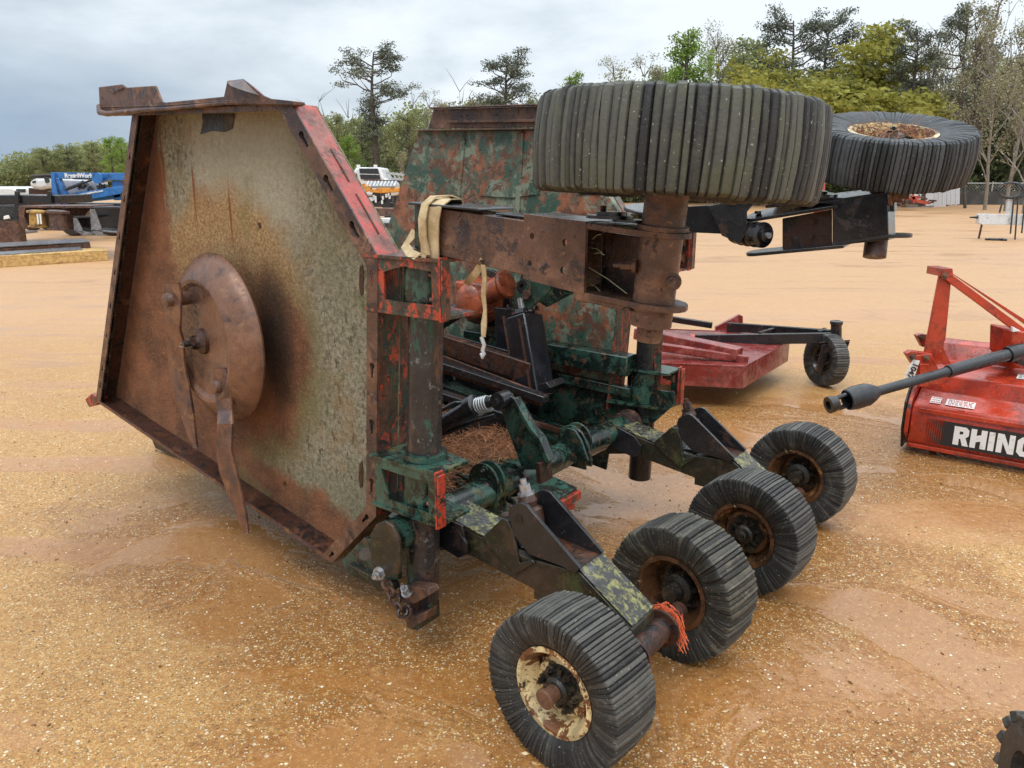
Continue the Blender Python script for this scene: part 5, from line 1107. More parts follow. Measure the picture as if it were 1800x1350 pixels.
# slanted end of the front face
GL = {'R': (.86, [[(0, 0), (0, 1), (.66, 1), (.84, .86), (.84, .56), (.68, .44), (.88, 0), (.54, 0), (.40, .36), (.32, .36), (.32, 0)], [(.32, .58), (.52, .62), (.52, .76), (.32, .76)]]),
      'H': (.90, [[(0, 0), (0, 1), (.31, 1), (.31, .66), (.56, .74), (.56, 1), (.88, 1), (.88, 0), (.56, 0), (.56, .40), (.31, .32), (.31, 0)]]), 'I': (.36, [[(0, 0), (0, 1), (.32, 1), (.32, 0)]]),
      'N': (.98, [[(0, 0), (0, 1), (.34, 1), (.64, .42), (.64, 1), (.94, 1), (.94, 0), (.62, 0), (.30, .58), (.30, 0)]]),
      'O': (.98, [[(.22, 0), (0, .2), (0, .8), (.22, 1), (.74, 1), (.95, .8), (.95, .2), (.74, 0)], [(.36, .26), (.60, .26), (.64, .32), (.64, .68), (.60, .74), (.36, .74), (.31, .68), (.31, .32)]])}
m = MB(); x_ = .10; hh_ = .112
for ch in 'RHINO':
    w_, lp = GL[ch]; q = [[rh(x_ + px_ * hh_ * .82, -.0405, .074 + py_ * hh_) for px_, py_ in l] for l in lp]; m.prism(q[0], gdir * .002, q[1:]); x_ += w_ * hh_ * .82 + .008
m.build('lettering', mt['white'], bmw, smooth=0)
m = MB(); m.prism([rh(.045, -.0385, .055), rh(.80, -.0385, .055), rh(.80, -.0385, .205), rh(.045, -.0385, .205)], gdir * .002); m.build('lettering_panel', mt['ink'], bmw)
m = MB()
for k in range(8): m.prism([rh(-.045 + k * .0115, -.0385, .055), rh(-.045 + k * .0115 + .002 + k * .0008, -.0385, .055), rh(-.045 + k * .0115 + .002 + k * .0008, -.0385, .205), rh(-.045 + k * .0115, -.0385, .205)], gdir * .002)
m.build('stripe_marking', mt['ink'], bmw)
def decal(c, ex, ey, w_, h_, name='warning_decal', par=bmw, rows=3, ink=None):
    ex = V(ex).normalized(); ey = V(ey).normalized(); nz = ex.cross(ey); nz = nz if nz.y < 0 or nz.z > .5 else -nz; c = V(c) + nz * .004
    o = MB().prism([c - ex * w_ - ey * h_, c + ex * w_ - ey * h_, c + ex * w_ + ey * h_, c - ex * w_ + ey * h_], nz * .0012).build(name, mt['white'], par)
    m = MB(); r = random.Random(int(w_ * 9999) + rows)
    for k in range(rows):
        y = h_ * (-.65 + 1.3 * k / max(1, rows - 1)); x = -w_ * .85
        while x < w_ * .8:
            l_ = w_ * r.uniform(.08, .3); q = c + ey * y + nz * .0014; m.prism([q + ex * x - ey * h_ * .12, q + ex * min(w_ * .88, x + l_) - ey * h_ * .12, q + ex * min(w_ * .88, x + l_) + ey * h_ * .12, q + ex * x + ey * h_ * .12], nz * .0008); x += l_ + w_ * .07
    m.build('decal_print', ink or mt['ink'], par); return o
sl = (rh(0, .12, .32) - rh(0, -.01, .275)).normalized()
decal(rh(.10, .05, .2965), e, sl, .075, .034, rows=4, ink=mt['rhino']); decal(rh(-.03, .05, .2965), e, sl, .028, .034, rows=3, ink=mt['rhino'])
sl2 = (rh(0, .50, .46) - rh(0, .20, .44)).normalized(); decal(rh(.42, .32, .449), e, sl2, .085, .05, rows=3)
m = MB()
for i, (s_, g_) in enumerate(((.80, .06), (.845, .05), (.90, .055))): 
    pass
text_mesh('32', .09, 'model_number', mt['white'], bmw, rh(.66, .035, .2955), e, sl, .003, .0015)
# mast: upright channel, two braces, gearbox
YR = rh(.2, .35, 0).y
mast0 = onY(1633, 625, YR - .05); mast1 = onY(1663, 478, YR - .05)
m = MB(); m.prism([onY(x, y, YR - .05) for x, y in ((1622, 640), (1656, 640), (1673, 476), (1654, 473))], (0, .02, 0)); m.prism([onY(x, y, YR + .0) for x, y in ((1650, 600), (1662, 600), (1674, 478), (1668, 476))], (0, .05, 0)); ms_ = m.build('mast', mt['rhino'], bmw, bevel=.003)
def sY(px, y0, dp, mat, name, par=bmw, bev=.003):
    m = MB(); m.prism([onY(x, y, y0) for x, y in px], (0, dp, 0)); return m.build(name, mat, par, bevel=bev)
sY([(1610, 625), (1637, 622), (1660, 668), (1656, 676), (1622, 676), (1612, 660)], YR - .09, .014, mt['rhino'], 'hitch_lug')
sY([(1648, 590), (1672, 640), (1660, 642), (1640, 615)], YR + .10, .014, mt['rhino'], 'hitch_lug')
sY([(1594, 622), (1602, 617), (1640, 622), (1632, 640), (1606, 641)], YR - .07, .05, mt['rhino'], 'pin_lug'); sY([(1611, 590), (1620, 587), (1650, 592), (1640, 610), (1622, 610)], YR + .08, .04, mt['rhino'], 'pin_lug')
sY([(1618, 640), (1634, 640), (1634, 680), (1616, 680)], YR - .11, .03, mt['rhino'], 'mast_foot')
m = MB(); [m.hexbolt(onY(x, y, YR - .10), (0, -1, 0), .014, .02) for x, y in ((1604, 627), (1628, 629), (1661, 485))]; m.hexbolt(onY(1620, 593, YR + .07), (0, -1, 0), .014, .02); m.build('pin_bolts', mt['rust_pan'], bmw)
sY([(1662, 478), (1676, 484), (1808, 582), (1808, 600), (1660, 490)], YR - .075, .02, mt['rhino'], 'brace'); sY([(1670, 478), (1680, 484), (1808, 566), (1808, 574)], YR + .05, .02, mt['rhino'], 'brace')
sY([(1655, 472), (1675, 472), (1676, 486), (1653, 486)], YR - .08, .16, mt['rhino'], 'mast_cap')
sY([(1779, 580), (1815, 585), (1815, 648), (1777, 628)], YR - .10, .22, mt['rhino'], 'gearbox', bev=.01); sY([(1780, 624), (1815, 640), (1815, 650), (1790, 640)], YR - .12, .05, mt['black'], 'gearbox_base')
sY([(1780, 574), (1795, 582), (1780, 584)], YR - .12, .02, mt['white'], 'small_decal')
# drive shaft with bell guard and yoke
d0 = onY(1776, 622, YR - .14); d1 = onY(1528, 692, YR - .34); dx = (d1 - d0).normalized(); L_ = (d1 - d0).length
m = MB(); m.tube(d0 - dx * .3, d0 + dx * L_ * .45, .037, n=28); m.tube(d0 + dx * L_ * .45, d1, .028, n=28); m.lathe([(-.08, .045), (0, .050), (.02, .045)], d0, dx, 24); pt_ = m.build('drive_shaft', mt['plastic'], bmw, smooth=40)
m = MB(); m.lathe([(-.05, .034), (-.02, .05), (.02, .066), (.09, .068), (.14, .060), (.145, .054), (.09, .056), (0, .034)], d1, dx, 28); m.build('bell_guard', mt['plastic'], pt_, smooth=40)
m = MB(); y0 = d1 + dx * .16; m.path([y0 + EZ * .035 - dx * .05, y0 + EZ * .03 + dx * .04, y0 + dx * .07], .014, 10); m.path([y0 - EZ * .035 - dx * .05, y0 - EZ * .035 + dx * .04, y0 + dx * .07], .014, 10); m.tube(y0 + dx * .05, y0 + dx * .085, .042, n=24); m.lathe([(.075, .048), (.10, .048), (.10, .025), (.075, .025)], y0, dx, 24, close=True); m.build('yoke', mt['black'], pt_, smooth=40)
lot = thing('lot_tag', 'white lot tag with a black number hanging on the red mast lug', 'tag', onY(1602, 660, YR - .12))
q = [onY(x, y, YR - .105) for x, y in ((1589, 663), (1605, 632), (1617, 634), (1606, 667))]; m = MB(); m.prism(q, (0, .002, 0)); m.build('tag_sheet', mt['white'], lot)
tx = (q[0] - q[1]).normalized(); ty = (q[2] - q[1]).normalized(); tn_ = V((0, -1, 0))
text_mesh('10479', .048, 'tag_number', mt['ink'], lot, q[1] + V((0, -.004, 0)) + tx * .015 + ty * .012 , tx, V((0, -1, 0)).cross(tx), .001, .0008)
decal(onY(1693, 643, YR - .22), dx * -1, V((0, -.3, 1)), .05, .02, 'shaft_decal', pt_, 2)
# ================================================================== smaller red cutter behind
YC = onZ(1310, 664, .08).y
ct = thing('rotary_cutter', 'low dark red rotary cutter with black tail wheel arm standing behind the mower', 'mower', (1.3, YC + .5, 0))
def cz(px, py, z): return onZ(px, py, z)
top = [cz(1120, 640, .30), cz(1180, 642, .30), cz(1308, 648, .30), cz(1388, 604, .30), cz(1350, 588, .30), cz(1150, 580, .30)]
m = MB(); m.prism(top, EZ * .012); m.build('deck', mt['pinkred'], ct, bevel=.004)
m = MB()
for i in range(len(top)): a, b = top[i], top[(i + 1) % len(top)]; n_ = (b - a).cross(EZ).normalized() * .008; m.prism([a + EZ * .018, b + EZ * .018, b - EZ * .15, a - EZ * .15], -n_)
m.build('deck_skirt', mt['pinkred'], ct, bevel=.002)
m = MB(); m.beam(cz(1120, 585, .42), cz(1300, 622, .37), .12, .09); m.beam(cz(1120, 604, .42), cz(1315, 632, .33), .06, .06); m.build('deck_rib', mt['pinkred'], ct, bevel=.008)
m = MB(); m.prism([onY(x, y, YC + .9) for x, y in ((1258, 575), (1300, 553), (1306, 556), (1306, 585), (1258, 585))], (0, .04, 0)); m.build('upright_lug', mt['pinkred'], ct, bevel=.003)
m = MB(); a = onY(1188, 562, YC + .75); b = onY(1252, 572, YC + .65); m.beam(a, b, .05, .05); m.beam(a - (b - a) * 1.2, a, .05, .05); m.build('strut', mt['black'], ct, bevel=.003)
A = onY(1222, 597, YC + .35); B = onY(1462, 594, YC + .10); Cc = onY(1278, 574, YC + .75); D = onY(1470, 588, YC + .25)
m = MB(); m.beam(A, B, .04, .085); m.beam(Cc, D, .04, .075); m.beam(onY(1335, 585, YC + .25), onY(1370, 575, YC + .6), .03, .02); m.beam(onY(1440, 583, YC + .2), onY(1450, 578, YC + .4), .03, .02); m.beam(onY(1349, 600, YC + .22), onY(1349, 640, YC + .22), .03, .03) if False else None; ta = m.build('tail_wheel_arm', mt['black'], ct, bevel=.004)
m = MB(); m.tube(onY(1215, 598, YC + .34), onY(1222, 598, YC + .33), .05); m.build('arm_pivot', mt['rhino'], ct)
m = MB(); m.beam(onY(1353, 604, YC + .25), onY(1353, 636, YC + .25), .035, .035); m.build('support_bar', mt['rust_dark'], ct)
p = onY(1470, 604, YC + .15); pt2 = onY(1470, 570, YC + .15)
m = MB(); m.tube(p, pt2, .042, n=20); m.lathe([(0, .05), (.025, .05), (.03, .03), (.03, 0)], pt2, EZ, 20); m.build('caster_post', mt['black'], ta)
m = MB(); m.prism([onY(x, y, YC + .05) for x, y in ((1458, 604), (1494, 601), (1482, 634), (1476, 634), (1470, 612), (1442, 610))], (0, .02, 0)); m.prism([onY(1440, 604, YC + .02), onY(1494, 600, YC + .02), onY(1494, 600, YC + .22), onY(1440, 604, YC + .22)], EZ * .012); m.prism([onY(x, y, YC + .02) for x, y in ((1446, 606), (1462, 606), (1444, 656), (1434, 652))], (0, .012, 0)); m.build('caster_fork', mt['black'], ta, bevel=.002)
tw = onY(1450, 648, YC + .10); tw.z = .208
wheel(tw, V((-1, -.30, .03)), .212, .12, .12, ct, mt['hubdark'], mt['rub_clean'], 12, 1, 70, None, .001, 'small')
# ================================================================== tractor tyre corner at the lower right
tt = thing('tractor_tire', 'black lugged tractor tire cut off by the lower right corner', 'tire', onZ(1830, 1340))
p = onZ(1866, 1490, 0) + EZ * .14; m = MB(); axt = V((1, -.35, 0)).normalized()
m.lathe([(-.11, .09), (-.12, .15), (-.09, .19), (0, .20), (.09, .19), (.12, .15), (.11, .09)], p, axt, 40, close=True)
tq = m.build('tire_carcass', mt['rub_clean'], tt, smooth=50)
m = MB(); a = axt.orthogonal().normalized(); b = axt.cross(a)
for k in range(16):
    for sx in (-1, 1):
        t = (k + (.25 if sx > 0 else -.25)) * math.pi / 8; pts = []
        rdir = lambda q: a * math.cos(q) + b * math.sin(q)
        m.beam(p + axt * .005 * sx + rdir(t) * .195, p + axt * .12 * sx + rdir(t + .28) * .168, .028, .028, rdir(t + .14))
m.build('tread_lug', mt['rub_clean'], tq, bevel=.004)
# ================================================================== far left: lift, trailer, tillage rolls, buckets, steel and timber
mt['blue'] = layered('blue_machine_paint', (.035, .16, .42), (((.02, .09, .26), 3, .55, .1, .4),), .35, 0, (), .12)
mt['whitep'] = layered('white_machine_paint', (.62, .63, .63), (((.4, .4, .4), 4, .6, .1, .5),), .35, 0, (), .08)
mt['yellow'] = layered('yellow_painted_iron', (.42, .24, .05), (((.12, .06, .03), 5, .55, .08, .6),), .5)
mt['orange'] = layered('orange_machine_paint', (.62, .25, .03), (((.30, .10, .03), 6, .58, .08, .5),), .4)
mt['steelplate'] = layered('grey_steel_plate', (.16, .15, .15), (((.22, .22, .24), 2, .5, .1, .25),), .35, .2, ())
mt['timber'] = layered('yellow_pine_timber', (.52, .33, .12), (((.40, .22, .07), 3, .55, .1, .7, (1, 1, 6)),), .7, 0, ((20, .3, .004),))
def sb(px, y0, dp, mat, name, par, bev=.01, smooth=25, holes=None):
    m = MB(); m.prism([onY(x, y, y0) for x, y in px], (0, dp, 0), [[onY(x, y, y0) for x, y in h] for h in holes] if holes else None); return m.build(name, mat, par, bevel=0 if holes else bev, smooth=smooth)
YL = 24.0
lift_ = thing('boom_lift', 'blue folded boom lift with white lettering at the left', 'lift', onY(150, 390, YL) * 1)
lift_.location.z = 0
sb([(89, 303), (94, 303), (97, 320), (104, 350), (106, 358), (98, 360), (91, 345)], YL, .35, mt['blue'], 'turret_plate', lift_)
sb([(100, 303), (170, 304), (260, 304), (260, 318), (190, 316), (172, 322), (162, 314), (103, 313)], YL, .3, mt['blue'], 'upper_boom', lift_)
sb([(110, 343), (205, 328), (260, 322), (260, 336), (215, 340), (150, 352), (110, 356)], YL - .1, .3, mt['blue'], 'lower_boom', lift_)
sb([(110, 352), (180, 342), (260, 336), (260, 344), (180, 352), (110, 359)], YL + .1, .3, mt['blue'], 'base_boom', lift_)
sb([(97, 312), (103, 314), (112, 334), (118, 345), (111, 348), (103, 330)], YL - .05, .2, mt['blue'], 'riser_link', lift_)
sb([(104, 315), (172, 317), (175, 336), (112, 342)], YL + .5, .6, mt['whitep'], 'engine_cover', lift_, .04)
m = MB(); m.tube(onY(116, 333, YL - .1), onY(145, 322, YL - .1), .05); m.tube(onY(145, 322, YL - .1), onY(165, 315, YL - .1), .03); m.build('boom_cylinder', mt['plastic'], lift_)
m = MB(); r = random.Random(6)
for k in range(12): x = r.uniform(140, 190); y = r.uniform(320, 332); m.tube(onY(x, y, YL), onY(x + r.uniform(-6, 6), y + r.uniform(-6, 6), YL + .2), .05)
m.build('valve_block', mt['plastic'], lift_); m = MB(); m.lathe([(0, 0), (0, .16), (.06, .16), (.06, 0)], onY(172, 313, YL - .08), (0, -1, 0), 24); m.build('boom_pivot', mt['blue'], lift_)
sb([(196, 318), (212, 318), (212, 352), (200, 352)], YL + .1, .4, mt['blue'], 'basket_mount', lift_)
text_mesh('RentalWorks', .17, 'lettering', mt['white'], lift_, onY(114, 312, YL - .02), (1, 0, 0), (0, 0, 1), .008, .005, .98)
text_mesh('www.rentalworks.com', .085, 'small_lettering', mt['white'], lift_, onY(137, 344, YL - .12), V((1, 0, .16)), V((-.16, 0, 1)), .003, .004, 1.0)
for k, (x, y) in enumerate(((122, 368), (190, 366))): m = MB(); m.lathe([(-.15, .2), (-.15, .38), (-.1, .42), (.1, .42), (.15, .38), (.15, .2), (.1, .1), (.1, 0)], V((onY(x, 0, YL).x if False else onY(x, 380, YL).x, YL + .2, .42)), (0, 1, 0), 24); m.build('wheel', mt['black'], lift_)
m = MB(); m.bx(onY(105, 380, YL).x, onY(255, 380, YL).x, YL + .1, YL + 1.4, .5, onY(150, 358, YL).z); m.build('chassis', mt['plastic'], lift_, bevel=.04)
uv = thing('utility_vehicle', 'white vehicle with dark canopy and windows parked behind the black trailer', 'vehicle', onY(68, 385, 27) * 1); uv.location.z = 0
sb([(50, 318), (62, 312), (86, 312), (89, 330), (70, 334), (52, 330)], 27, 1.6, mt['whitep'], 'body', uv, .12); sb([(46, 312), (56, 307), (88, 305), (88, 310), (60, 312)], 27, 1.5, mt['silt'], 'canopy', uv, .04); sb([(55, 319), (62, 317), (62, 321), (57, 322)], 26.97, .04, mt['plastic'], 'headlight', uv); sb([(76, 311), (84, 311), (87, 320), (80, 322)], 26.96, .05, mt['plastic'], 'side_window', uv)
sb([(50, 330), (70, 334), (88, 332), (88, 375), (52, 375)], 27.2, 1.2, mt['rust_dark'], 'undercarriage', uv)
m = MB(); [m.lathe([(-.12, 0), (-.12, .33), (.12, .33), (.12, 0)], V((onY(x, 380, 27).x, 27.0, .33)), (0, 1, 0), 20) for x in (55, 85)]; m.build('wheels', mt['black'], uv)
uw = thing('white_pickup', 'low white pickup roof at the far left edge', 'truck', V((onY(25, 380, 30).x, 30, 0))); sb([(-40, 328), (20, 328), (26, 330), (46, 330), (48, 345), (48, 352), (-40, 352)], 30, 1.8, mt['whitep'], 'body', uw, .1); sb([(28, 332), (44, 332), (44, 338), (28, 338)], 29.97, .05, mt['plastic'], 'window', uw)
m = MB(); m.bx(uw.location.x - 1.2, uw.location.x + .8, 30.1, 31.6, .0, .9); m.build('chassis', mt['plastic'], uw)
tl_ = thing('flatbed_trailer', 'black steel trailer with stake posts at the far left', 'trailer', V((onY(60, 395, 21).x, 21, 0)))
sb([(-30, 343), (106, 343), (108, 358), (-30, 358)], 21, 1.6, mt['black'], 'side_rail', tl_, .02)
for x in (25, 82): sb([(x, 336), (x + 6, 336), (x + 8, 360), (x + 1, 360)], 20.9, .1, mt['black'], 'stake_post', tl_)
sb([(25, 358), (33, 358), (34, 380), (24, 380)], 20.9, .12, mt['black'], 'drop_leg', tl_); sb([(-30, 362), (30, 362), (32, 384), (-30, 388)], 21, 1.2, mt['plastic'], 'underframe', tl_); sb([(6, 380), (14, 378), (17, 384), (6, 386)], 20.9, .05, mt['white'], 'reflector_plate', tl_)
m = MB(); m.bx(onY(-30, 390, 21).x, onY(34, 390, 21).x, 20.9, 21.2, .02, onY(10, 388, 21).z); m.build('wood_block', mt['rust'], tl_)
# excavator buckets and rotor drums
YB = 17.5
def bucketish(name, label, px, mat, Y=YB, dp=.9, extra=None, group=None):
    t_ = thing(name, label, 'bucket', V((sum(p[0] for p in [onY(x, y, Y) for x, y in px]) / len(px), Y, 0)), group); sb(px, Y, dp, mat, 'shell', t_, .02); return t_
b1 = thing('ripper_drum', 'rusty open steel bucket lying at the left with bolted rim', 'bucket', onY(55, 402, YB)); b1.location.z = 0
sb([(33, 362), (160, 361), (160, 366), (33, 366)], YB, 1.0, mt['rust'], 'top_plate', b1); sb([(32, 366), (44, 364), (42, 380), (52, 402), (40, 403), (34, 390)], YB, .3, mt['rust'], 'side_plate', b1); sb([(44, 366), (92, 366), (92, 400), (52, 401)], YB + .35, .4, mt['rust_dark'], 'back_plate', b1)
def drum(x, y0, y1, r_, mat, label, band=None, nm='steel_drum'):
    t_ = thing(nm, label, 'drum', V((onY(x, y1, YB).x, YB - .2, 0)), 'drums standing among the buckets'); b = onY(x, y1, YB - .2); t = onY(x + (-3 if True else 0), y0, YB - .2); ax_ = (t - b)
    H = ax_.length; m = MB(); m.lathe([(0, 0), (0, r_ * 1.18), (H * .07, r_ * 1.18), (H * .1, r_), (H * .8, r_ * .92), (H * .84, r_ * 1.22), (H * .95, r_ * 1.22), (H, r_ * .7), (H, 0)], b, ax_, 24); m.build('drum_body', mat, t_, smooth=35)
    if band:
        m = MB()
        for dx_ in (-3, 2): m.prism([onY(x + dx_ + q, y, YB - .2 - r_ - .03) for q, y in ((0, y0 + 7), (2.5, y0 + 7), (4.5, y1 - 5), (2, y1 - 5))], (0, .02, 0))
        m.build('white_band', mt['white'], t_)
drum(67, 369, 399, .16, mt['yellow'], 'yellow iron drum with two white stripes in front of the rusty bucket', True); drum(104, 369, 404, .19, mt['rust'], 'dark brown iron drum standing between the yellow drum and black buckets')
sb([(88, 370), (140, 364), (160, 366), (130, 400), (92, 404)], YB + .6, .3, mt['rust_dark'], 'liner', b1)
def bucket(px_side, px_open, Y, dp, label):
    t_ = thing('loader_bucket', label, 'bucket', V((onY(px_open[0][0], 410, Y).x, Y, 0)), 'black loader buckets')
    sb(px_side, Y, .04, mt['steelplate'], 'side_plate', t_, .005)
    sb(px_open, Y + dp, .05, mt['black'], 'back_plate', t_); sb([(px_side[-1][0], px_side[-1][1] - 2), (px_open[-2][0], px_open[-2][1]), (px_open[-2][0], px_open[-2][1] + 3), (px_side[-1][0], px_side[-1][1] + 1)], Y, dp, mt['steelplate'], 'floor_plate', t_); sb([(px_side[0][0], px_side[0][1] - 2), (px_open[1][0], px_side[0][1] - 3), (px_open[1][0], px_side[0][1] + 1), (px_side[0][0], px_side[0][1] + 2)], Y, dp, mt['black'], 'top_lip', t_)
bucket([(158, 366), (165, 364), (182, 413), (170, 414), (160, 405)], [(160, 366), (240, 364), (240, 410), (170, 412)], 17.0, .7, 'larger black bucket standing open toward the yard beside the rusty deck edge')
bucket([(128, 382), (133, 380), (148, 410), (143, 412), (130, 405)], [(130, 384), (162, 382), (162, 410), (140, 411)], 17.3, .5, 'smaller black bucket left of the larger black bucket')
sp_ = thing('steel_plate_stack', 'stack of long grey steel plates lying behind the timber', 'steel plates', onZ(80, 442)); 
a = onZ(160, 438); b = onZ(-60, 452); dpt = V((a.x * 1.25, a.y, 0)).normalized() * 1.3
m = MB(); m.prism([b, a, a + dpt, b + dpt], EZ * .15); m.build('plates', mt['rust'], sp_, bevel=.01); m = MB(); m.prism([b + EZ * .165 - dpt * .02, a + EZ * .165 + V((.0, 0, 0)), a + dpt + EZ * .165, b + dpt + EZ * .165], EZ * .025); m.build('top_plate', mt['steelplate'], sp_, bevel=.004)
tb_ = thing('timber_beam', 'long yellow pine beam lying on the sand at the far left', 'beam', onZ(90, 462))
a = onZ(190, 458); b = onZ(-60, 474); dpt = V((a.x * 1.25, a.y, 0)).normalized() * .8
m = MB(); m.prism([b, a, a + dpt, b + dpt], EZ * .22); m.build('beam', mt['timber'], tb_, bevel=.01); m = MB(); m.prism([b + EZ * .224, a + EZ * .224 - V((.5, 0, 0)), a + dpt + EZ * .224 - V((.5, 0, 0)), b + dpt + EZ * .224], EZ * .012); m.build('top_sheet', mt['steelplate'], tb_)
sm_ = thing('short_steel_plate', 'short grey plate on the sand at the left edge in front of the trailer', 'steel plate', onZ(15, 412)); a = onZ(34, 412); b = onZ(-60, 414); m = MB(); m.prism([b, a, a + V((0, 1, 0)), b + V((0, 1, 0))], EZ * .06); m.build('plate', mt['steelplate'], sm_, bevel=.005)
# ================================================================== middle distance, between the two decks
YT = 30.0
tk = thing('work_truck', 'white work truck with black windshield seen between the two decks', 'truck', V((onY(650, 370, YT).x, YT, 0)))
sb([(617, 310), (625, 294), (668, 294), (676, 316), (690, 322), (690, 345), (618, 345)], YT, 2.0, mt['whitep'], 'cab', tk, .08); sb([(631, 296), (664, 296), (669, 315), (634, 315)], YT - .04, .05, mt['blackgloss'], 'windshield', tk)
sb([(622, 308), (627, 304), (629, 318), (622, 319)], YT - .04, .05, mt['plastic'], 'side_glass', tk); m = MB(); m.tube(onY(632, 306, YT - .06), onY(666, 307, YT - .06), .015); m.build('wiper', mt['galv'], tk)
m = MB(); m.bx(onY(616, 340, YT).x, onY(616, 340, YT).x + .1, YT - .25, YT - .05, onY(616, 318, YT).z, onY(616, 308, YT).z); m.build('door_mirror', mt['whitep'], tk)
for x in (630, 660): m = MB(); m.box(onY(x, 292, YT + .1), (.06, 0, 0), (0, .05, 0), (0, 0, .05)); m.build('roof_light', mt['white'], tk)
sb([(618, 345), (690, 345), (690, 362), (618, 362)], YT + .2, 1.6, mt['plastic'], 'bumper', tk)
m = MB(); [m.lathe([(-.15, 0), (-.15, .45), (.15, .45), (.15, 0)], V((onY(x, 360, YT).x, YT + .1, .45)), (1, 0, 0), 20) for x in (624, 684)]; m.build('wheels', mt['black'], tk)
lt = thing('lattice_boom', 'grey steel ladder rack lying level to the right of the white truck', 'rack', V((onY(700, 370, 31).x, 31, 0)))
m = MB(); m.beam(onY(668, 302, 31), onY(712, 308, 31), .08, .08); m.beam(onY(668, 312, 31), onY(712, 316, 31), .08, .08)
for k in range(6): x = 670 + k * 7; m.beam(onY(x, 303, 31), onY(x + 5, 315, 31), .05, .05)
m.build('lattice', mt['galv'], lt); m = MB(); m.beam(onY(690, 315, 31), V((onY(690, 315, 31).x, 31, 0)), .12, .12); m.build('stand', mt['galv'], lt)
til = thing('tillage_roller', 'orange tillage roller with a row of steel bars between the two decks', 'implement', V((onY(665, 385, 22).x, 22, 0)))
sb([(630, 326), (640, 322), (650, 326), (652, 335), (640, 338), (634, 345), (630, 342)], 22, .25, mt['orange'], 'end_casting', til, .02)
sb([(650, 334), (668, 330), (700, 330), (700, 338), (668, 340), (650, 338)], 22, .3, mt['orange'], 'frame_beam', til, .02)
m = MB()
for k in range(9): x = 648 + k * 6; m.tube(onY(x, 320, 22.2), onY(x - 4, 329, 22.0), .045, n=8)
m.build('roller_bars', mt['galv'], til); m = MB(); m.beam(onY(640, 316, 22.3), onY(704, 319, 22.3), .08, .05); m.build('top_bar', mt['rust'], til)
m = MB(); r = random.Random(3)
for k in range(26): x = 636 + r.random() * 62; y = 340 + r.random() * 22; m.box(onY(x, y, 22.1 + r.random() * .3), (.04 + .06 * r.random(), 0, 0), (0, .05, 0), (0, 0, .05 + .08 * r.random()))
m.build('tine_bank', mt['plastic'], til)
for k in range(12): x = 640 + r.random() * 56; y = 342 + r.random() * 18; m = MB(); m.box(onY(x, y, 22.05), (.025, 0, 0), (0, .03, 0), (0, 0, .05)); m.build('bright_tine', mt['whitep'], til)
sb([(638, 355), (700, 357), (700, 364), (640, 364)], 22.2, .3, mt['plastic'], 'lower_frame', til)
m = MB(); [m.beam(V((onY(x, 360, 22.3).x, 22.3, 0)), onY(x, 360, 22.3), .1, .1) for x in (645, 692)]; m.build('stand_leg', mt['plastic'], til)
cr = thing('timber_crib', 'brown timber blocks stacked below the orange roller', 'blocks', onZ(668, 388)); cr.location.z = 0
sb([(648, 366), (692, 366), (692, 380), (650, 380)], 20, .5, mt['rust'], 'upper_block', cr); sb([(652, 384), (690, 384), (690, 392), (655, 392)], 19.5, .6, mt['whitep'], 'white_board', cr); sb([(656, 392), (690, 392), (690, 412), (662, 412)], 19.4, .5, mt['plastic'], 'lower_block', cr)
# ================================================================== right distance
YG = 40.0
pn_ = thing('grey_panel_stack', 'upright light grey corrugated panels leaning together right of the far raised tire', 'panels', onZ(1660, 362)); pn_.location.z = 0
mt['panel'] = layered('light_grey_sheet', (.42, .43, .45), (), .5, 0, (), .08)
for k, (x0, x1, yt0, yt1, yb) in enumerate(((1628, 1642, 331, 328, 362), (1642, 1664, 326, 320, 364), (1664, 1688, 318, 309, 360))):
    sb([(x0, yb), (x1 - 1, yb - 1), (x1, yt1), (x0, yt0)], 41 + k * .5, .06, mt['panel'], 'panel', pn_, .005)
m = MB(); [m.beam(onY(x, 330, 40.9), onY(x, 361, 40.9), .06, .05) for x in (1650, 1657, 1672, 1680)]; m.build('panel_rib', mt['panel'], pn_)
wt = thing('water_tank', 'white storage tank behind the rusty scrap near the grey panels', 'tank', V((onY(1605, 350, 46).x, 46, 0))); sb([(1590, 331), (1618, 330), (1622, 334), (1620, 352), (1588, 352)], 46, 1.2, mt['whitep'], 'tank_shell', wt, .15)
sc = thing('scrap_implement', 'rusty orange implement frame lying on the sand by the grey panels', 'implement', V((onY(1600, 360, 38).x, 38, 0))); m = MB(); r = random.Random(14)
for k in range(26): x = r.uniform(1572, 1634); y = r.uniform(345, 362); a = onY(x, y, 38 + r.random()); b = onY(x + r.uniform(-16, 16), y + r.uniform(-7, 4), 38 + r.random()); a.z = max(.05, a.z); b.z = max(.05, b.z); m.beam(a, b, .08, .08)
m.build('frame_bars', mt['rust'], sc); m = MB(); [m.beam(onY(*a, 37.9), onY(*b, 37.9), .13, .13) for a, b in (((1600, 349), (1614, 347)), ((1603, 343), (1608, 356)), ((1584, 330), (1596, 350)), ((1606, 352), (1632, 357)))]; m.build('red_link', mt['rhino'], sc)
m = MB(); m.box(onZ(1612, 364) + EZ * .05, (.9, 0, 0), (0, .4, 0), (0, 0, .05)); m.build('skid_base', mt['steelplate'], sc)
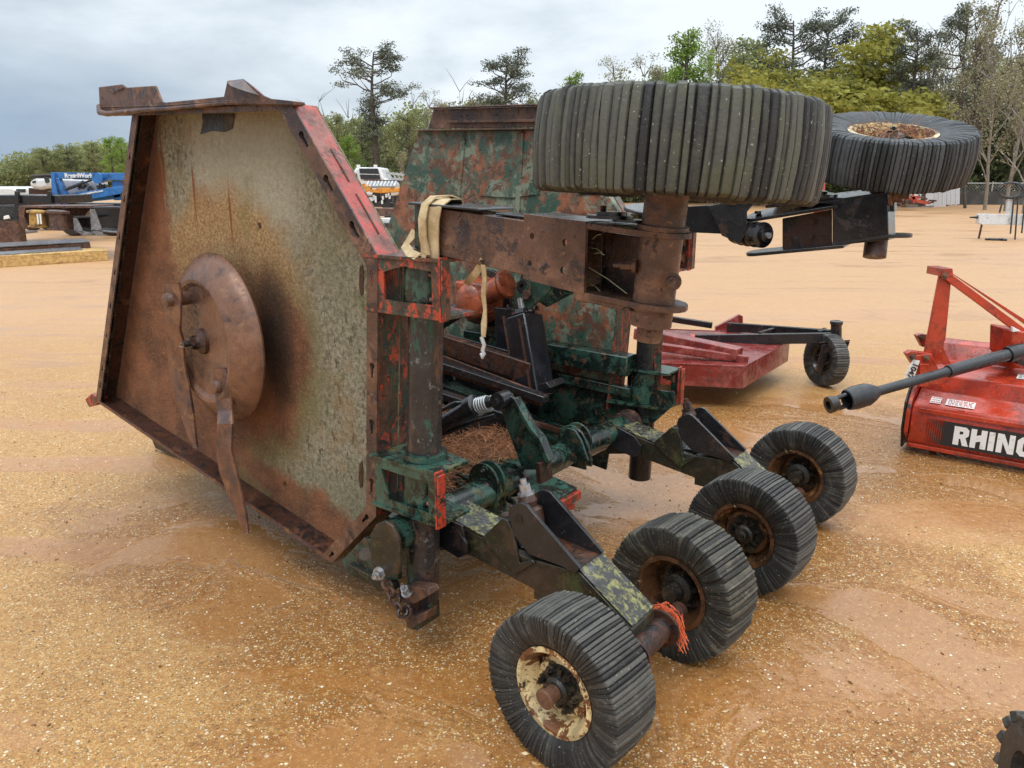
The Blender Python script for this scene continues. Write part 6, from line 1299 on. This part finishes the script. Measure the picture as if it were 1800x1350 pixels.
ob = thing('orange_barrel', 'orange and white marker barrel showing between the two raised tires', 'barrel', V((onY(1441, 350, 42).x, 42, 0))); b0 = V((ob.location.x, 42, 0)); H = onY(1441, 318, 42).z
m = MB(); m.lathe([(0, 0), (0, .26), (H, .2), (H, 0)], b0, EZ, 20); m.build('barrel', mt['rhino'], ob); m = MB(); m.lathe([(H * .35, .262), (H * .6, .236)], b0, EZ, 20); m.build('white_band', mt['white'], ob)
# white drawbar with hanging hoses
YD = onZ(1725, 421).y
dr = thing('white_drawbar', 'white drawbar of an implement with black hydraulic hoses looped over it', 'drawbar', onZ(1780, 421))
sb([(1722, 377), (1727, 376), (1830, 378), (1830, 396), (1727, 395), (1721, 393)], YD, .18, mt['whitep'], 'beam', dr, .01); sb([(1770, 378), (1772, 350), (1776, 348), (1782, 350), (1781, 378)], YD + .04, .08, mt['whitep'], 'hose_post', dr, .004)
m = MB(); m.tube(onY(1722, 382, YD + .09), onY(1705, 382, YD + .09), .045, .02); m.build('hitch_pin', mt['black'], dr)
m = MB(); m.beam(onY(1726, 394, YD + .05), V((onY(1722, 420, YD).x, YD + .05, .02)), .04, .04); m.build('stand', mt['rust_dark'], dr)
m = MB()
for k in range(4): 
    c = V((1776 + k * 1.5, 334 + k * .8, 0)); ps = [onY(c.x + (22 + k) * math.cos(t * .4), c.y + (13 + k * .8) * math.sin(t * .4), YD + .05 * k) for t in range(17)]; m.path(ps, .028, 6, caps=False)
m.path([onY(1765, 350, YD), onY(1760, 362, YD - .05), onY(1757, 374, YD - .05)], .025, 6)
for x, y1 in ((1776, 411), (1784, 422), (1796, 410)): m.path([onY(x + 6, 345, YD - .02), onY(x + 4, 370, YD - .06), onY(x, y1, YD - .06)], .022, 6)
m.build('hydraulic_hose', mt['plastic'], dr, smooth=60)
m = MB(); q = onZ(1755, 423); [m.path([q + V((r.gauss(0, .12), r.gauss(0, .1), .03)) for _ in range(4)], .03, 6) for k in range(3)]; tag(m.build('hose_coupling', mt['plastic']), 'small dark hose ends lying on the sand under the white drawbar', 'hose')
